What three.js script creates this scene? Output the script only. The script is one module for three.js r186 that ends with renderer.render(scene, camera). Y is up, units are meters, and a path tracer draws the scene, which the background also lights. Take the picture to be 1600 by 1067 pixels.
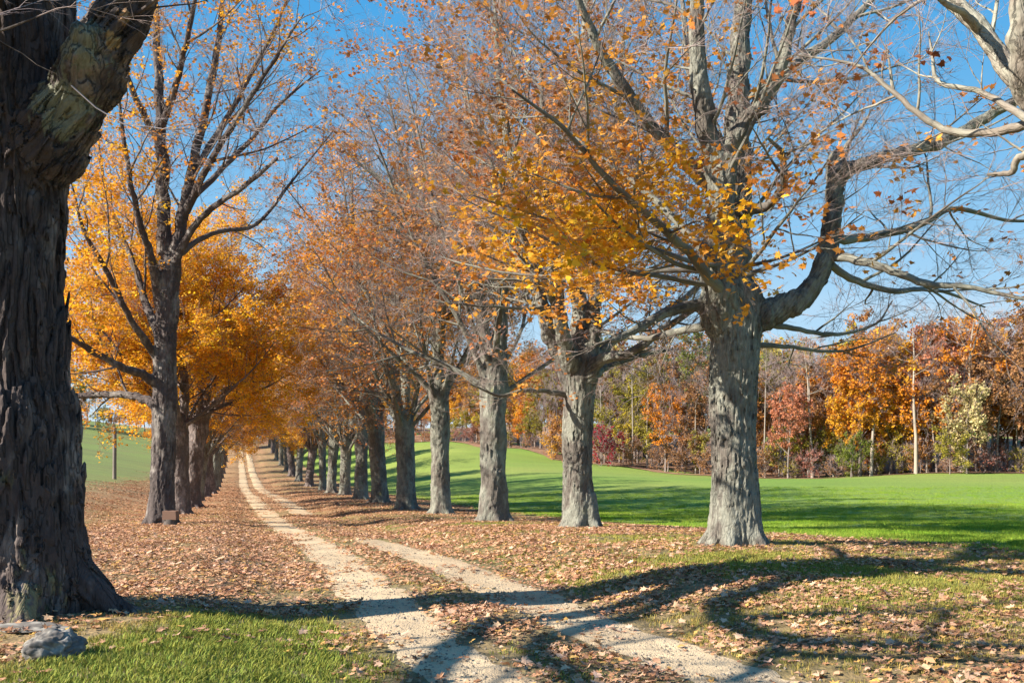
import * as THREE from 'three';
import { ImprovedNoise } from 'three/addons/math/ImprovedNoise.js';
import { mergeGeometries } from 'three/addons/utils/BufferGeometryUtils.js';

// ---------------------------------------------------------------- camera, sky, sun, exposure
const FOCAL = 1500, HORIZON = 705, EYE = 1.6;          // in pixels of the 1600 x 1067 photograph, metres
const scene = new THREE.Scene();
const camera = new THREE.PerspectiveCamera(2 * Math.atan(533.5 / FOCAL) * 180 / Math.PI, 1600 / 1067, 0.1, 2000);
camera.position.set(0, EYE, 0);
camera.setViewOffset(1600, 1067, 0, 533.5 - HORIZON, 1600, 1067);   // a lens shifted up: the trunks stay upright

const SUN_AZ = 20 * Math.PI / 180, SUN_EL = 32 * Math.PI / 180;      // the light travels to the right, a little away from the camera
const TRAVEL = new THREE.Vector3(Math.cos(SUN_AZ) * Math.cos(SUN_EL), -Math.sin(SUN_EL), -Math.sin(SUN_AZ) * Math.cos(SUN_EL));
const sun = new THREE.DirectionalLight(new THREE.Color().setRGB(1, 0.9, 0.76), 5);
sun.position.copy(TRAVEL).multiplyScalar(-200);
sun.castShadow = true; sun.shadow.radius = 1; sun.shadow.mapSize.set(4096, 4096);
Object.assign(sun.shadow.camera, { left: -80, right: 80, top: 80, bottom: -80, near: 1, far: 500 });
scene.add(sun);

const noiseGen = new ImprovedNoise();
const noise = (x, y, z) => noiseGen.noise(x, y, z);
const fbm = (x, y, z, o = 4) => { let s = 0, a = 0.5; for (let i = 0; i < o; i++) { s += a * noise(x, y, z); x *= 2.03; y *= 2.03; z *= 2.03; a *= 0.5; } return s; };
const clamp = (x, a = 0, b = 1) => Math.min(b, Math.max(a, x));
const smooth = (a, b, x) => { const t = clamp((x - a) / (b - a)); return t * t * (3 - 2 * t); };
const mix = (a, b, t) => a + (b - a) * t;

{ // a clear autumn sky: pale at the horizon, deep blue overhead, thin low cloud
  const W = 1024, H = 512, data = new Float32Array(W * H * 4);
  for (let j = 0; j < H; j++) for (let i = 0; i < W; i++) {
    const el = (j + 0.5) / H * Math.PI - Math.PI / 2, az = ((i + 0.5) / W - 0.5) * 2 * Math.PI;
    const y = Math.max(0, Math.sin(el)), g = Math.pow(y, 0.62);
    let c = [mix(0.265, 0.021, smooth(0, 0.66, g)), mix(0.335, 0.118, smooth(0, 0.76, g)), mix(0.375, 0.275, smooth(0.05, 0.85, g))];
    const dx = Math.cos(el) * Math.cos(az), dz = Math.cos(el) * Math.sin(az), cl = smooth(0.02, 0.42, fbm(dx * 4 + 7, y * 22, dz * 4 + 3, 5) + 0.12) * smooth(0.22, 0.03, y);
    for (let k = 0; k < 3; k++) c[k] = mix(c[k], [0.33, 0.335, 0.345][k], cl * 0.45);
    data.set([c[0], c[1], c[2], 1], (j * W + i) * 4);
  }
  const sky = new THREE.DataTexture(data, W, H, THREE.RGBAFormat, THREE.FloatType);
  sky.mapping = THREE.EquirectangularReflectionMapping; sky.magFilter = sky.minFilter = THREE.LinearFilter; sky.needsUpdate = true;
  scene.background = sky; scene.environment = sky;
}
const renderer = new THREE.WebGLRenderer();
renderer.toneMapping = THREE.LinearToneMapping;
renderer.toneMappingExposure = 2.7;
renderer.shadowMap.enabled = true;

// ---------------------------------------------------------------- helpers
let seed = 1;
const srand = s => { seed = s >>> 0; };
const rnd = () => { seed = (seed + 0x6D2B79F5) >>> 0; let t = seed; t = Math.imul(t ^ (t >>> 15), t | 1); t ^= t + Math.imul(t ^ (t >>> 7), t | 61); return ((t ^ (t >>> 14)) >>> 0) / 4294967296; };
const rr = (a, b) => a + (b - a) * rnd();
const gauss = () => (rnd() + rnd() + rnd() - 1.5) * 1.15;
const V = (x, y, z) => new THREE.Vector3(x, y, z);
const P = (u, v, d) => V((u - 800) / FOCAL * d, EYE + (HORIZON - v) / FOCAL * d, -d);   // a point seen at pixel u, v that stands d metres away
const taken = {};
const numbered = n => { const k = taken[n] = (taken[n] ?? -1) + 1; return k ? n + '_' + String(k).padStart(3, '0') : n; };
function tag(o, label, category, group, kind) {
  if (label) o.userData.label = label;
  if (category) o.userData.category = category;
  if (group) o.userData.group = group;
  if (kind) o.userData.kind = kind;
  return o;
}
function mesh(name, geometry, material, parent) {
  const m = new THREE.Mesh(geometry, material); m.name = parent === scene ? numbered(name) : name;
  m.castShadow = m.receiveShadow = true; parent.add(m); return m;
}
function thing(name, x, y, z, label, category, group) {
  const g = new THREE.Group(); g.name = numbered(name); g.position.set(x, y, z); scene.add(g);
  return tag(g, label, category, group);
}
const rgb = (r, g, b) => new THREE.Color().setRGB(r, g, b);
function geo(pos, idx, col, uv) {
  const g = new THREE.BufferGeometry();
  g.setAttribute('position', new THREE.BufferAttribute(pos instanceof Float32Array ? pos : new Float32Array(pos), 3));
  if (col) g.setAttribute('color', new THREE.BufferAttribute(col instanceof Float32Array ? col : new Float32Array(col), 3));
  if (uv) g.setAttribute('uv', new THREE.BufferAttribute(uv instanceof Float32Array ? uv : new Float32Array(uv), 2));
  g.setIndex(new THREE.BufferAttribute(idx instanceof Uint32Array ? idx : new Uint32Array(idx), 1));
  g.computeVertexNormals();
  return g;
}
function noiseTexture(size, f, srgb) {   // f(u, v) -> [r, g, b] 0..1, tileable if f is
  const d = new Uint8Array(size * size * 4);
  for (let j = 0; j < size; j++) for (let i = 0; i < size; i++) { const c = f(i / size, j / size); d.set([clamp(c[0]) * 255, clamp(c[1]) * 255, clamp(c[2]) * 255, 255], (j * size + i) * 4); }
  const t = new THREE.DataTexture(d, size, size); t.wrapS = t.wrapT = THREE.RepeatWrapping; t.magFilter = THREE.LinearFilter; t.minFilter = THREE.LinearMipmapLinearFilter; t.generateMipmaps = true;
  if (srgb) t.colorSpace = THREE.SRGBColorSpace; t.needsUpdate = true; return t;
}
function tileNoise(u, v, period, oct, s) {   // noise on a torus, so that it tiles
  let r = 0, a = 0.5, p = period;
  for (let o = 0; o < oct; o++) {
    const A = u * 2 * Math.PI, B = v * 2 * Math.PI, R = p / (2 * Math.PI);
    r += a * (noise(Math.cos(A) * R + s, Math.sin(A) * R + s * 1.7, Math.cos(B) * R) + noise(Math.sin(B) * R + s, Math.cos(A) * R + 31, Math.sin(A) * R + Math.cos(B) * R * 0.5)) * 0.7;
    p *= 2; a *= 0.55;
  }
  return r;
}
function instanced(name, geometry, material, matrices, colors, parent) {
  const m = new THREE.InstancedMesh(geometry, material, matrices.length / 16);
  m.instanceMatrix.array.set(matrices);
  if (colors) m.instanceColor = new THREE.InstancedBufferAttribute(new Float32Array(colors), 3);
  m.castShadow = m.receiveShadow = true; m.name = name; parent.add(m); return m;
}
const _m = new THREE.Matrix4(), _q = new THREE.Quaternion(), _e = new THREE.Euler(), _s = V(), _up = V(0, 1, 0);
function pushMatrix(list, p, q, sx, sy = sx, sz = sx) { _m.compose(p, q, _s.set(sx, sy, sz)); for (const x of _m.elements) list.push(x); }

// ---------------------------------------------------------------- the lie of the land: d metres ahead of the camera, w metres right of the avenue's own line
const LEAN = (370 - 800) / FOCAL;             // the avenue runs ahead and to the left
const xOf = (w, d) => w + LEAN * d, wOf = (x, d) => x - LEAN * d;
const RIGHT_ROW = 8.2, LEFT_ROW = -2.4;
const profile = [[-300, 2], [-60, 0.6], [-10, 0.05], [0, 0], [9, 0.02], [15.8, -0.05], [23, -0.35], [30, -0.72], [38, -1.02], [46, -1.3], [55, -1.47], [64, -1.68], [82, -2.1], [92, -2.3], [109, -2.45], [144, -2.2], [180, -1.0], [220, 1.2], [250, 3.3], [280, 5.1], [310, 5.8], [400, 5.0], [900, 4]];
function along(d) {
  let i = 1; while (i < profile.length - 1 && profile[i][0] < d) i++;
  const [d0, y0] = profile[i - 1], [d1, y1] = profile[i], p = profile[i - 2] ?? profile[i - 1], n = profile[i + 1] ?? profile[i];
  const t = clamp((d - d0) / (d1 - d0)), h = d1 - d0, m0 = (y1 - p[1]) / Math.max(1e-6, d1 - p[0]) * h, m1 = (n[1] - y0) / Math.max(1e-6, n[0] - d0) * h;
  return (2 * t ** 3 - 3 * t * t + 1) * y0 + (t ** 3 - 2 * t * t + t) * m0 + (3 * t * t - 2 * t ** 3) * y1 + (t ** 3 - t * t) * m1;
}
const fieldPoints = [[9.4, 17.6, -0.2], [20, 20, -0.4], [20, 40, -1.0], [8, 50, -1.4], [30, 60, -1.35], [53, 99, -0.62], [29, 110, -1.55], [23, 115, -1.24], [11.7, 126, -0.1], [0, 151, 2.1], [-11, 171, 3.3], [4.7, 70, -1.4], [-3, 90, -0.6], [-8, 70, -1.5], [60, 60, -1.0], [90, 90, 0.5], [70, 150, 4], [30, 180, 5], [-20, 220, 6], [-40, 260, 8], [60, 20, 0], [150, 200, 8], [20, 300, 10], [-60, 330, 9]];
function fieldY(x, d) {
  let s = 0, t = 0;
  for (const [px, pd, py] of fieldPoints) { const q = 1 / ((x - px) ** 2 + (d - pd) ** 2 + 25) ** 1.6; s += q * py; t += q; }
  return s / t;
}
function groundY(x, d) {
  const w = wOf(x, d), b = along(d);
  let y = b;
  const near = smooth(330, 260, d);
  y += near * (-0.13 * smooth(-0.6, 0.7, w) * smooth(5.2, 3.9, w) + 0.10 * smooth(4.2, 7, w) * smooth(13, 8, w));        // the lane lies a little below its banks
  y += near * 0.05 * Math.exp(-(((w - 2.5) / 0.55) ** 2));                                                        // the crown between the two ruts
  if (w < -3) y += 0.125 * Math.min(-w - 3, 60) * smooth(8, 45, d) * smooth(-3, -8, w) * (d < 0 ? 0 : 1);
  const f = smooth(10.5, 34, w);
  if (f > 0) y = mix(y, fieldY(x, Math.max(d, -20)), f * smooth(5, 25, d));
  y += 0.035 * noise(x * 0.55, d * 0.55, 3.3) * smooth(60, 20, d) + 0.05 * noise(x * 0.16, d * 0.16, 9.1);
  y += 0.12 * Math.exp(-((x + 4.85) ** 2 + (d - 9.1) ** 2) / 1.6);                                                 // soil heaped round the old trunk
  return y;
}
const trackL = d => 1.62 - 0.35 * smooth(15, 70, d) + 0.18 * smooth(9, 5, d) + 0.10 * noise(d * 0.22, 1.5, 0) - 0.45 * smooth(70, 110, d);
const trackR = d => 3.36 - 0.4 * smooth(11, 22, d) + 0.2 * smooth(30, 55, d) + 0.12 * noise(d * 0.2, 8.5, 0) + 0.46 * smooth(10, 6.5, d) - 0.6 * smooth(70, 110, d);
const fieldEdge = d => 12.4 + 0.5 * noise(d * 0.12, 2.2, 7) + 0.18 * noise(d * 0.7, 5.2, 7);

// ---------------------------------------------------------------- ground sheets
const grain = noiseTexture(512, (u, v) => { const a = tileNoise(u, v, 14, 5, 2), b = tileNoise(u, v, 60, 2, 9); const g = 0.72 + a * 0.5 + b * 0.5; return [g * 1.02, g, g * 0.96]; });
const grainBump = noiseTexture(512, (u, v) => { const g = 0.5 + tileNoise(u, v, 30, 5, 5) * 0.8; return [g, g, g]; });
grain.repeat.set(0.5, 0.5); grainBump.repeat.set(0.7, 0.7);
const gravelMap = noiseTexture(1024, (u, v) => { const a = tileNoise(u, v, 10, 4, 4), b = tileNoise(u, v, 150, 2, 19); const g = 0.82 + a * 0.28 + b * 0.38; return [g, g * (1 - 0.04 * a), g * (1 - 0.1 * a)]; });
const gravelBump = noiseTexture(1024, (u, v) => { const g = 0.5 + tileNoise(u, v, 120, 3, 15) * 0.9 + tileNoise(u, v, 12, 2, 3) * 0.3; return [g, g, g]; });
gravelMap.repeat.set(0.55, 0.55); gravelBump.repeat.set(0.55, 0.55);
const groundMat = new THREE.MeshStandardMaterial({ vertexColors: true, roughness: 1, map: grain, bumpMap: grainBump, bumpScale: 0.02 });
const fieldMat = new THREE.MeshStandardMaterial({ vertexColors: true, roughness: 1, map: grain, bumpMap: grainBump, bumpScale: 0.02 });
const gravelMat = new THREE.MeshStandardMaterial({ vertexColors: true, roughness: 1, map: gravelMap, bumpMap: gravelBump, bumpScale: 0.008 });

function steps(list) { const out = []; for (const [a, b, n, pow = 1] of list) for (let i = 0; i < n; i++) out.push(a + (b - a) * Math.pow(i / n, pow)); return out; }
const dRows = [...steps([[-300, -20, 8], [-20, 4, 12]])];
for (let d = 4; d < 330; d *= 1.02) dRows.push(d);
for (let d = 340; d < 900; d *= 1.12) dRows.push(d);
function sheet(name, wCols, colour, material, label, category) {
  const nw = wCols.length, nd = dRows.length, pos = new Float32Array(nw * nd * 3), col = new Float32Array(nw * nd * 3), uv = new Float32Array(nw * nd * 2), idx = [];
  for (let j = 0; j < nd; j++) for (let i = 0; i < nw; i++) {
    const d = dRows[j], w = wCols[i](d), x = xOf(w, d), k = j * nw + i, y = groundY(x, d);
    pos.set([x, y, -d], k * 3); uv.set([x, d], k * 2); col.set(colour(w, d, x), k * 3);
    if (i && j) { const a = k - nw - 1, b = k - nw, c = k - 1; idx.push(a, b, c, b, k, c); }
  }
  const m = mesh(name, geo(pos, idx, col, uv), material, scene);
  return tag(m, label, category, null, 'structure');
}
const lerp3 = (a, b, t) => [mix(a[0], b[0], t), mix(a[1], b[1], t), mix(a[2], b[2], t)];
const SOIL = [0.23, 0.155, 0.09], LITTER = [0.36, 0.195, 0.105], DRY = [0.32, 0.235, 0.09], GRASS = [0.105, 0.15, 0.03], FIELD = [0.15, 0.275, 0.02], FIELD2 = [0.255, 0.315, 0.05];
// how thickly the fallen leaves lie, 0..1.2
function litter(w, d, x) {
  const n = fbm(x * 0.35, d * 0.35, 4.4, 3), n2 = noise(x * 0.9, d * 0.9, 14.1);
  let a = 0;
  if (w < 0.9) a = smooth(8.6, 10.2, d + n * 2.0 + n2 * 0.6) * 1.05 * smooth(-15, -6, w + n * 6) - 0.3 * smooth(24, 30, d);         // left verge, thick beyond the big trunk
  else if (w < 4.0) a = 0.95 + n * 0.8;                                   // the crown of the lane
  else a = 0.84 + n * 1.3 - 0.2 * smooth(13, 20, d) * smooth(5, 7, w) - 0.28 * smooth(5, 8, w) * smooth(24, 15, d);
  if (x < -3.4 && d < 9.2) a = Math.max(a, 0.5 * smooth(-3.4, -4, x + n) + n2 * 0.3);
  const tl = Math.abs(w - trackL(d)), tr = Math.abs(w - trackR(d));
  const lost = smooth(20, 23, d) * smooth(47, 43, d);
  a *= 1 - 0.96 * smooth(0.60 + n * 0.2 + n2 * 0.08, 0.42 + n * 0.2 + n2 * 0.08, tl);
  a *= 1 - 0.94 * smooth(0.66 + n * 0.2 + n2 * 0.08, 0.5 + n * 0.2 + n2 * 0.08, tr) * (1 - lost);
  a *= 1 - smooth(0.1, 0.9, w - fieldEdge(d) + n);
  return clamp(a, 0, 1.2);
}
// how green the grass between them is, 0..1
function green(w, d, x) {
  const n = fbm(x * 0.3 + 9, d * 0.3, 1.4, 3);
  let g = 0.42 + n * 0.9;
  if (w < 0.9) g = smooth(10.2, 8.4, d + n * 2) * 0.95 + 0.1 + n * 0.4;
  if (d < 11 && x < -2.9) g *= smooth(-3.9, -2.9, x + n * 0.8);
  if (w < -9) g = 0.55 + n * 0.9;
  if (d > 60 && w < -5) g = Math.max(g, 0.6 + n * 0.8);
  return clamp(g);
}
function groundColour(w, d, x) {
  const l = litter(w, d, x), g = green(w, d, x), n = fbm(x * 1.3, d * 1.3, 7.7, 3);
  let c = lerp3(DRY, GRASS, g);
  c = lerp3(c, SOIL, clamp(smooth(28, 10, d) * 0.55 + n * 0.5));
  c = lerp3(c, LITTER, clamp(l) * smooth(18, 60, d) * 0.85);
  if (w < -8) c = lerp3(c, [0.17, 0.24, 0.04], smooth(-6, -15, w + n * 3) * smooth(40, 90, d) * clamp(0.75 + n));
  const s = 1 + n * 0.35 + 0.25 * noise(x * 0.21, d * 0.21, 2);
  return [c[0] * s, c[1] * s, c[2] * s];
}
const leftCols = [], mid = [];
for (const w of [-600, -400, -250, -160, -110, -80, -60, -46, -36, -28, -22, -17, -13, -10, -8, -6.5, -5.5, -4.8]) leftCols.push(() => w);
for (let w = -4.2; w < 11.2; w += 0.2) mid.push(() => w);
tag(sheet('ground', [...leftCols, ...mid, d => 11.4 + 0.3 * (fieldEdge(d) - 12.4), d => fieldEdge(d) - 0.4, d => fieldEdge(d)], groundColour, groundMat), 'grassy ground along the avenue strewn with fallen leaves', 'ground');
const fieldCols = [d => fieldEdge(d)];
for (const o of [0.4, 1, 1.8, 2.8, 4, 5.4, 7, 9, 11, 13.5, 16, 19, 22, 26, 30, 35, 40, 46, 52, 60, 70, 82, 96, 115, 140, 180, 240, 340, 600]) fieldCols.push(d => fieldEdge(d) * (o > 30 ? 0 : 1 - o / 30) + 12.4 * (o > 30 ? 1 : o / 30) + o);
tag(sheet('field', fieldCols, (w, d, x) => {
  const n = fbm(x * 0.06, d * 0.05, 1.1, 4), m = noise(x * 0.5, d * 1.1, 3), c = lerp3(FIELD, FIELD2, clamp(0.3 + n * 1.3 + smooth(60, 105, d) * 0.25)), s = 1 + m * 0.16 + 0.25 * fbm(x * 0.9, d * 0.35, 6, 3);
  return [c[0] * s, c[1] * s, c[2] * s];
}, fieldMat), 'smooth bright green field sloping away behind the right-hand trees', 'field');

function track(name, centre, half, gap, label) {
  const pos = [], col = [], uv = [], idx = [], N = 12; let row = 0;
  for (let d = 4.5; d < 300; d *= 1.011) {
    const edge = half * (1 + 0.22 * noise(d * 0.9, half * 9, 1) + 0.15 * noise(d * 2.7, half * 5, 4)) * (gap ? mix(1, 0.25, smooth(gap[0], gap[0] + 3, d) * smooth(gap[1], gap[1] - 6, d)) : 1);
    for (let i = 0; i <= N; i++) {
      const t = i / N * 2 - 1, w = centre(d) + t * edge * (1 + 0.08 * noise(d * 4, t * 3, 6)), x = xOf(w, d);
      pos.push(x, groundY(x, d) + 0.022 + 0.0004 * d - 0.05 * Math.pow(Math.abs(t), 3) - 0.018 * (1 - t * t) + 0.008 * noise(x * 3, d * 3, 2), -d);
      uv.push(x, d);
      const n = fbm(x * 0.8, d * 0.8, 5, 4), c = lerp3([0.575, 0.445, 0.285], [0.38, 0.275, 0.165], clamp(0.28 + n * 1.3 + Math.pow(Math.abs(t), 4) * 0.5));
      col.push(...c);
      if (row && i) { const k = row * (N + 1) + i; idx.push(k - N - 2, k - N - 1, k - 1, k - N - 1, k, k - 1); }
    }
    row++;
  }
  return tag(mesh(name, geo(pos, idx, col, uv), gravelMat, scene), label, 'track', null, 'structure');
}
track('wheel_track', trackL, 0.56, null, 'pale gravel wheel track nearer the left-hand row of trees');
track('wheel_track', trackR, 0.62, [20, 48], 'pale gravel wheel track nearer the right-hand row of trees');

// ---------------------------------------------------------------- wood: sculpted trunks (a field of tapered bones, meshed by surface nets), tubes for branches
function barkColour(style) {
  return (x, y, z, out) => {
    const a = fbm(x * 1.6 + style.seed, y * 0.9, z * 1.6, 4), b = noise(x * 9 + style.seed, y * 4, z * 9), c = noise(x * 34, y * 9, z * 34), e = noise(x * 60, y * 45, z * 60);
    const t = smooth(-0.12, 0.3, a + b * 0.25 + c * 0.12 + style.lichen);
    let r = lerp3(style.bark, style.pale, t);
    const moss = smooth(0.08, 0.3, fbm(x * 2.2 + 40 + style.seed, y * 1.3, z * 2.2, 3) + style.moss + c * 0.1);
    r = lerp3(r, [0.115, 0.13, 0.04], moss);
    for (const [c0, rad, tint, soft] of style.patches ?? []) r = lerp3(r, tint, smooth(soft ?? 0.2, -0.05, Math.hypot(x - c0.x, y - c0.y, z - c0.z) / rad - 1 + b * 0.75 + c * 0.6));
    const s = 1 + c * 0.28 + e * 0.22 + b * 0.15;
    out[0] = r[0] * s; out[1] = r[1] * s; out[2] = r[2] * s;
  };
}
function sculpt(bones, cell, o) {   // bones: { a, b, ra, rb, s } in local metres; o: { amp, freq, k, colour }
  const B = 8, bs = cell * B, blocks = new Map(), { amp, freq, k = 0.05, lump = 0.03 } = o, pad = amp * 1.5 + lump + k * 3 + cell;
  const key = (i, j, l) => ((i + 4096) * 8192 + (j + 4096)) * 8192 + (l + 4096);
  for (const n of bones) {
    n.d = n.b.clone().sub(n.a); n.l = n.d.length(); n.d.divideScalar(Math.max(n.l, 1e-6));
    const R = Math.max(n.ra, n.rb) + pad, lo = n.a.clone().min(n.b).subScalar(R), hi = n.a.clone().max(n.b).addScalar(R), c = V();
    for (let i = Math.floor(lo.x / bs); i <= hi.x / bs; i++) for (let j = Math.floor(lo.y / bs); j <= hi.y / bs; j++) for (let l = Math.floor(lo.z / bs); l <= hi.z / bs; l++) {
      c.set((i + 0.5) * bs, (j + 0.5) * bs, (l + 0.5) * bs).sub(n.a);
      const t = clamp(c.dot(n.d), 0, n.l), dist = Math.sqrt(Math.max(0, c.lengthSq() - 2 * t * c.dot(n.d) + t * t)) - mix(n.ra, n.rb, n.l ? t / n.l : 0);
      if (dist > bs * 0.87 + pad) continue;
      const q = key(i, j, l); let e = blocks.get(q); if (!e) blocks.set(q, e = { i, j, l, n: [] }); e.n.push(n);
    }
  }
  const value = (x, y, z, list) => {   // the nearest bone of each limb counts; limbs melt into one another
    let sum = 0, w = 0, disp = 0;
    for (let c = 0; c < list.length;) {
      const id = list[c].id; let best = 1e9, bn = null, bh = 0, bx = 0, by = 0, bz = 0, br = 0;
      for (; c < list.length && list[c].id === id; c++) {
        const n = list[c], px = x - n.a.x, py = y - n.a.y, pz = z - n.a.z, h = px * n.d.x + py * n.d.y + pz * n.d.z, t = h < 0 ? 0 : h > n.l ? n.l : h;
        const qx = px - n.d.x * t, qy = py - n.d.y * t, qz = pz - n.d.z * t, r = n.ra + (n.rb - n.ra) * (n.l ? t / n.l : 0), dd = Math.sqrt(qx * qx + qy * qy + qz * qz) - r;
        if (dd < best) { best = dd; bn = n; bh = t; bx = qx; by = qy; bz = qz; br = r; }
      }
      const g = Math.exp(clamp(-best / k, -40, 40)); sum += g;
      if (g > 1e-3 && Math.abs(best) < amp * 3 + lump + cell * 2 + k) {
        const A = bn.axis, al = ((x - bn.o.x) * A.x + (y - bn.o.y) * A.y + (z - bn.o.z) * A.z) * 0.88, fx = (x - A.x * al) * freq + 3.1, fy = (y - A.y * al) * freq + id * 7.7, fz = (z - A.z * al) * freq;
        const wob = noise(fx * 0.4, fy * 0.9, fz * 0.4) * 0.9, n1 = noise(fx + wob, fy, fz - wob), n2 = noise(fx * 2.3 + 5, fy * 4.4, fz * 2.3), n0 = noise(x * 2.1 + 8, y * 1.1, z * 2.1);
        const ridge = Math.min(1, Math.abs(n1) * 3.1), am = amp * Math.min(1, br / 0.3 + 0.12);
        disp += g * (am * (ridge - 0.6) + am * 0.5 * n2 + lump * n0 * Math.min(1, br / 0.3)); w += g;
      }
    }
    return -k * Math.log(sum + 1e-30) - (w ? disp / w : 0);
  };
  const owner = [], pos = [], ids = new Map(), edges = [], E = B + 1, f = new Float32Array(E * E * E);
  for (const e of blocks.values()) {
    const cx = (e.i + 0.5) * bs, cy = (e.j + 0.5) * bs, cz = (e.l + 0.5) * bs;
    let near = 1e9;
    for (const n of e.n) { const px = cx - n.a.x, py = cy - n.a.y, pz = cz - n.a.z, t = clamp(px * n.d.x + py * n.d.y + pz * n.d.z, 0, n.l); near = Math.min(near, Math.hypot(px - n.d.x * t, py - n.d.y * t, pz - n.d.z * t) - mix(n.ra, n.rb, n.l ? t / n.l : 0)); }
    if (near > bs * 0.87 + amp * 1.6 + lump + k * 2 || near < -bs * 0.87 - amp * 1.6 - lump) continue;
    const x0 = e.i * B, y0 = e.j * B, z0 = e.l * B;
    for (let c = 0, l = 0; l < E; l++) for (let j = 0; j < E; j++) for (let i = 0; i < E; i++) f[c++] = value((x0 + i) * cell, (y0 + j) * cell, (z0 + l) * cell, e.n);
    for (let l = 0; l < B; l++) for (let j = 0; j < B; j++) for (let i = 0; i < B; i++) {
      const at = (l * E + j) * E + i; let mask = 0;
      for (let c = 0; c < 8; c++) if (f[at + (c & 1) + (c >> 1 & 1) * E + (c >> 2) * E * E] < 0) mask |= 1 << c;
      if (mask === 0 || mask === 255) continue;
      let n = 0, sx = 0, sy = 0, sz = 0;
      for (let c = 0; c < 8; c++) for (const b of [1, 2, 4]) if (!(c & b) && (mask >> c & 1) !== (mask >> (c | b) & 1)) {
        const fa = f[at + (c & 1) + (c >> 1 & 1) * E + (c >> 2) * E * E], cb = c | b, fb = f[at + (cb & 1) + (cb >> 1 & 1) * E + (cb >> 2) * E * E], t = fa / (fa - fb);
        sx += (c & 1) + (b === 1 ? t : 0); sy += (c >> 1 & 1) + (b === 2 ? t : 0); sz += (c >> 2) + (b === 4 ? t : 0); n++;
      }
      ids.set(key((x0 + i) , (y0 + j), (z0 + l)), pos.length / 3);
      pos.push((x0 + i + sx / n) * cell, (y0 + j + sy / n) * cell, (z0 + l + sz / n) * cell);
      { const [vx, vy, vz] = pos.slice(-3); let best = 1e9, bn = e.n[0]; for (const n of e.n) { const px = vx - n.a.x, py = vy - n.a.y, pz = vz - n.a.z, t = clamp(px * n.d.x + py * n.d.y + pz * n.d.z, 0, n.l), dd = Math.hypot(px - n.d.x * t, py - n.d.y * t, pz - n.d.z * t) - mix(n.ra, n.rb, n.l ? t / n.l : 0); if (dd < best) { best = dd; bn = n; } } owner.push(bn.id >= 20 ? _up : bn.axis); }
      const inside = mask & 1;
      if (inside !== (mask >> 1 & 1)) edges.push(x0 + i, y0 + j, z0 + l, 0, inside);
      if (inside !== (mask >> 2 & 1)) edges.push(x0 + i, y0 + j, z0 + l, 1, inside);
      if (inside !== (mask >> 4 & 1)) edges.push(x0 + i, y0 + j, z0 + l, 2, inside);
    }
  }
  const idx = [];
  for (let e = 0; e < edges.length; e += 5) {
    const [x, y, z, ax, inside] = edges.slice(e, e + 5), o1 = [[0, 1, 0], [0, 0, 1], [1, 0, 0]][ax], o2 = [[0, 0, 1], [1, 0, 0], [0, 1, 0]][ax];
    const a = ids.get(key(x, y, z)), b = ids.get(key(x - o1[0], y - o1[1], z - o1[2])), c = ids.get(key(x - o1[0] - o2[0], y - o1[1] - o2[1], z - o1[2] - o2[2])), dd = ids.get(key(x - o2[0], y - o2[1], z - o2[2]));
    if (a === undefined || b === undefined || c === undefined || dd === undefined) continue;
    if (inside) idx.push(a, b, c, a, c, dd); else idx.push(a, c, b, a, dd, c);
  }
  const P3 = new Float32Array(pos), col = new Float32Array(pos.length), out = [0, 0, 0];
  for (let i = 0; i < P3.length; i += 3) { o.colour(P3[i], P3[i + 1], P3[i + 2], out); col[i] = out[0]; col[i + 1] = out[1]; col[i + 2] = out[2]; }
  const g = geo(P3, idx, col), nn = g.attributes.normal, uv = new Float32Array(P3.length / 3 * 2), bx = V(), cx = V(), vv = V();
  for (let i = 0; i < owner.length; i++) {   // bark runs along each limb: v in metres along it, u across
    const A = owner[i]; bx.set(1, 0, 0).addScaledVector(A, -A.x); if (bx.lengthSq() < 0.2) bx.set(0, 0, 1).addScaledVector(A, -A.z); bx.normalize(); cx.crossVectors(A, bx); vv.set(nn.getX(i), nn.getY(i), nn.getZ(i));
    const along = Math.abs(vv.dot(cx)) * 1.3 > Math.abs(vv.dot(bx)) ? bx : cx; vv.set(P3[i * 3], P3[i * 3 + 1], P3[i * 3 + 2]); uv[i * 2] = vv.dot(along) * (o.tile ?? 1); uv[i * 2 + 1] = vv.dot(A) * (o.tile ?? 1) * 0.8;
  }
  g.setAttribute('uv', new THREE.BufferAttribute(uv, 2));
  return g;
}
const _t = V(), _n = V(), _b = V();
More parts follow.
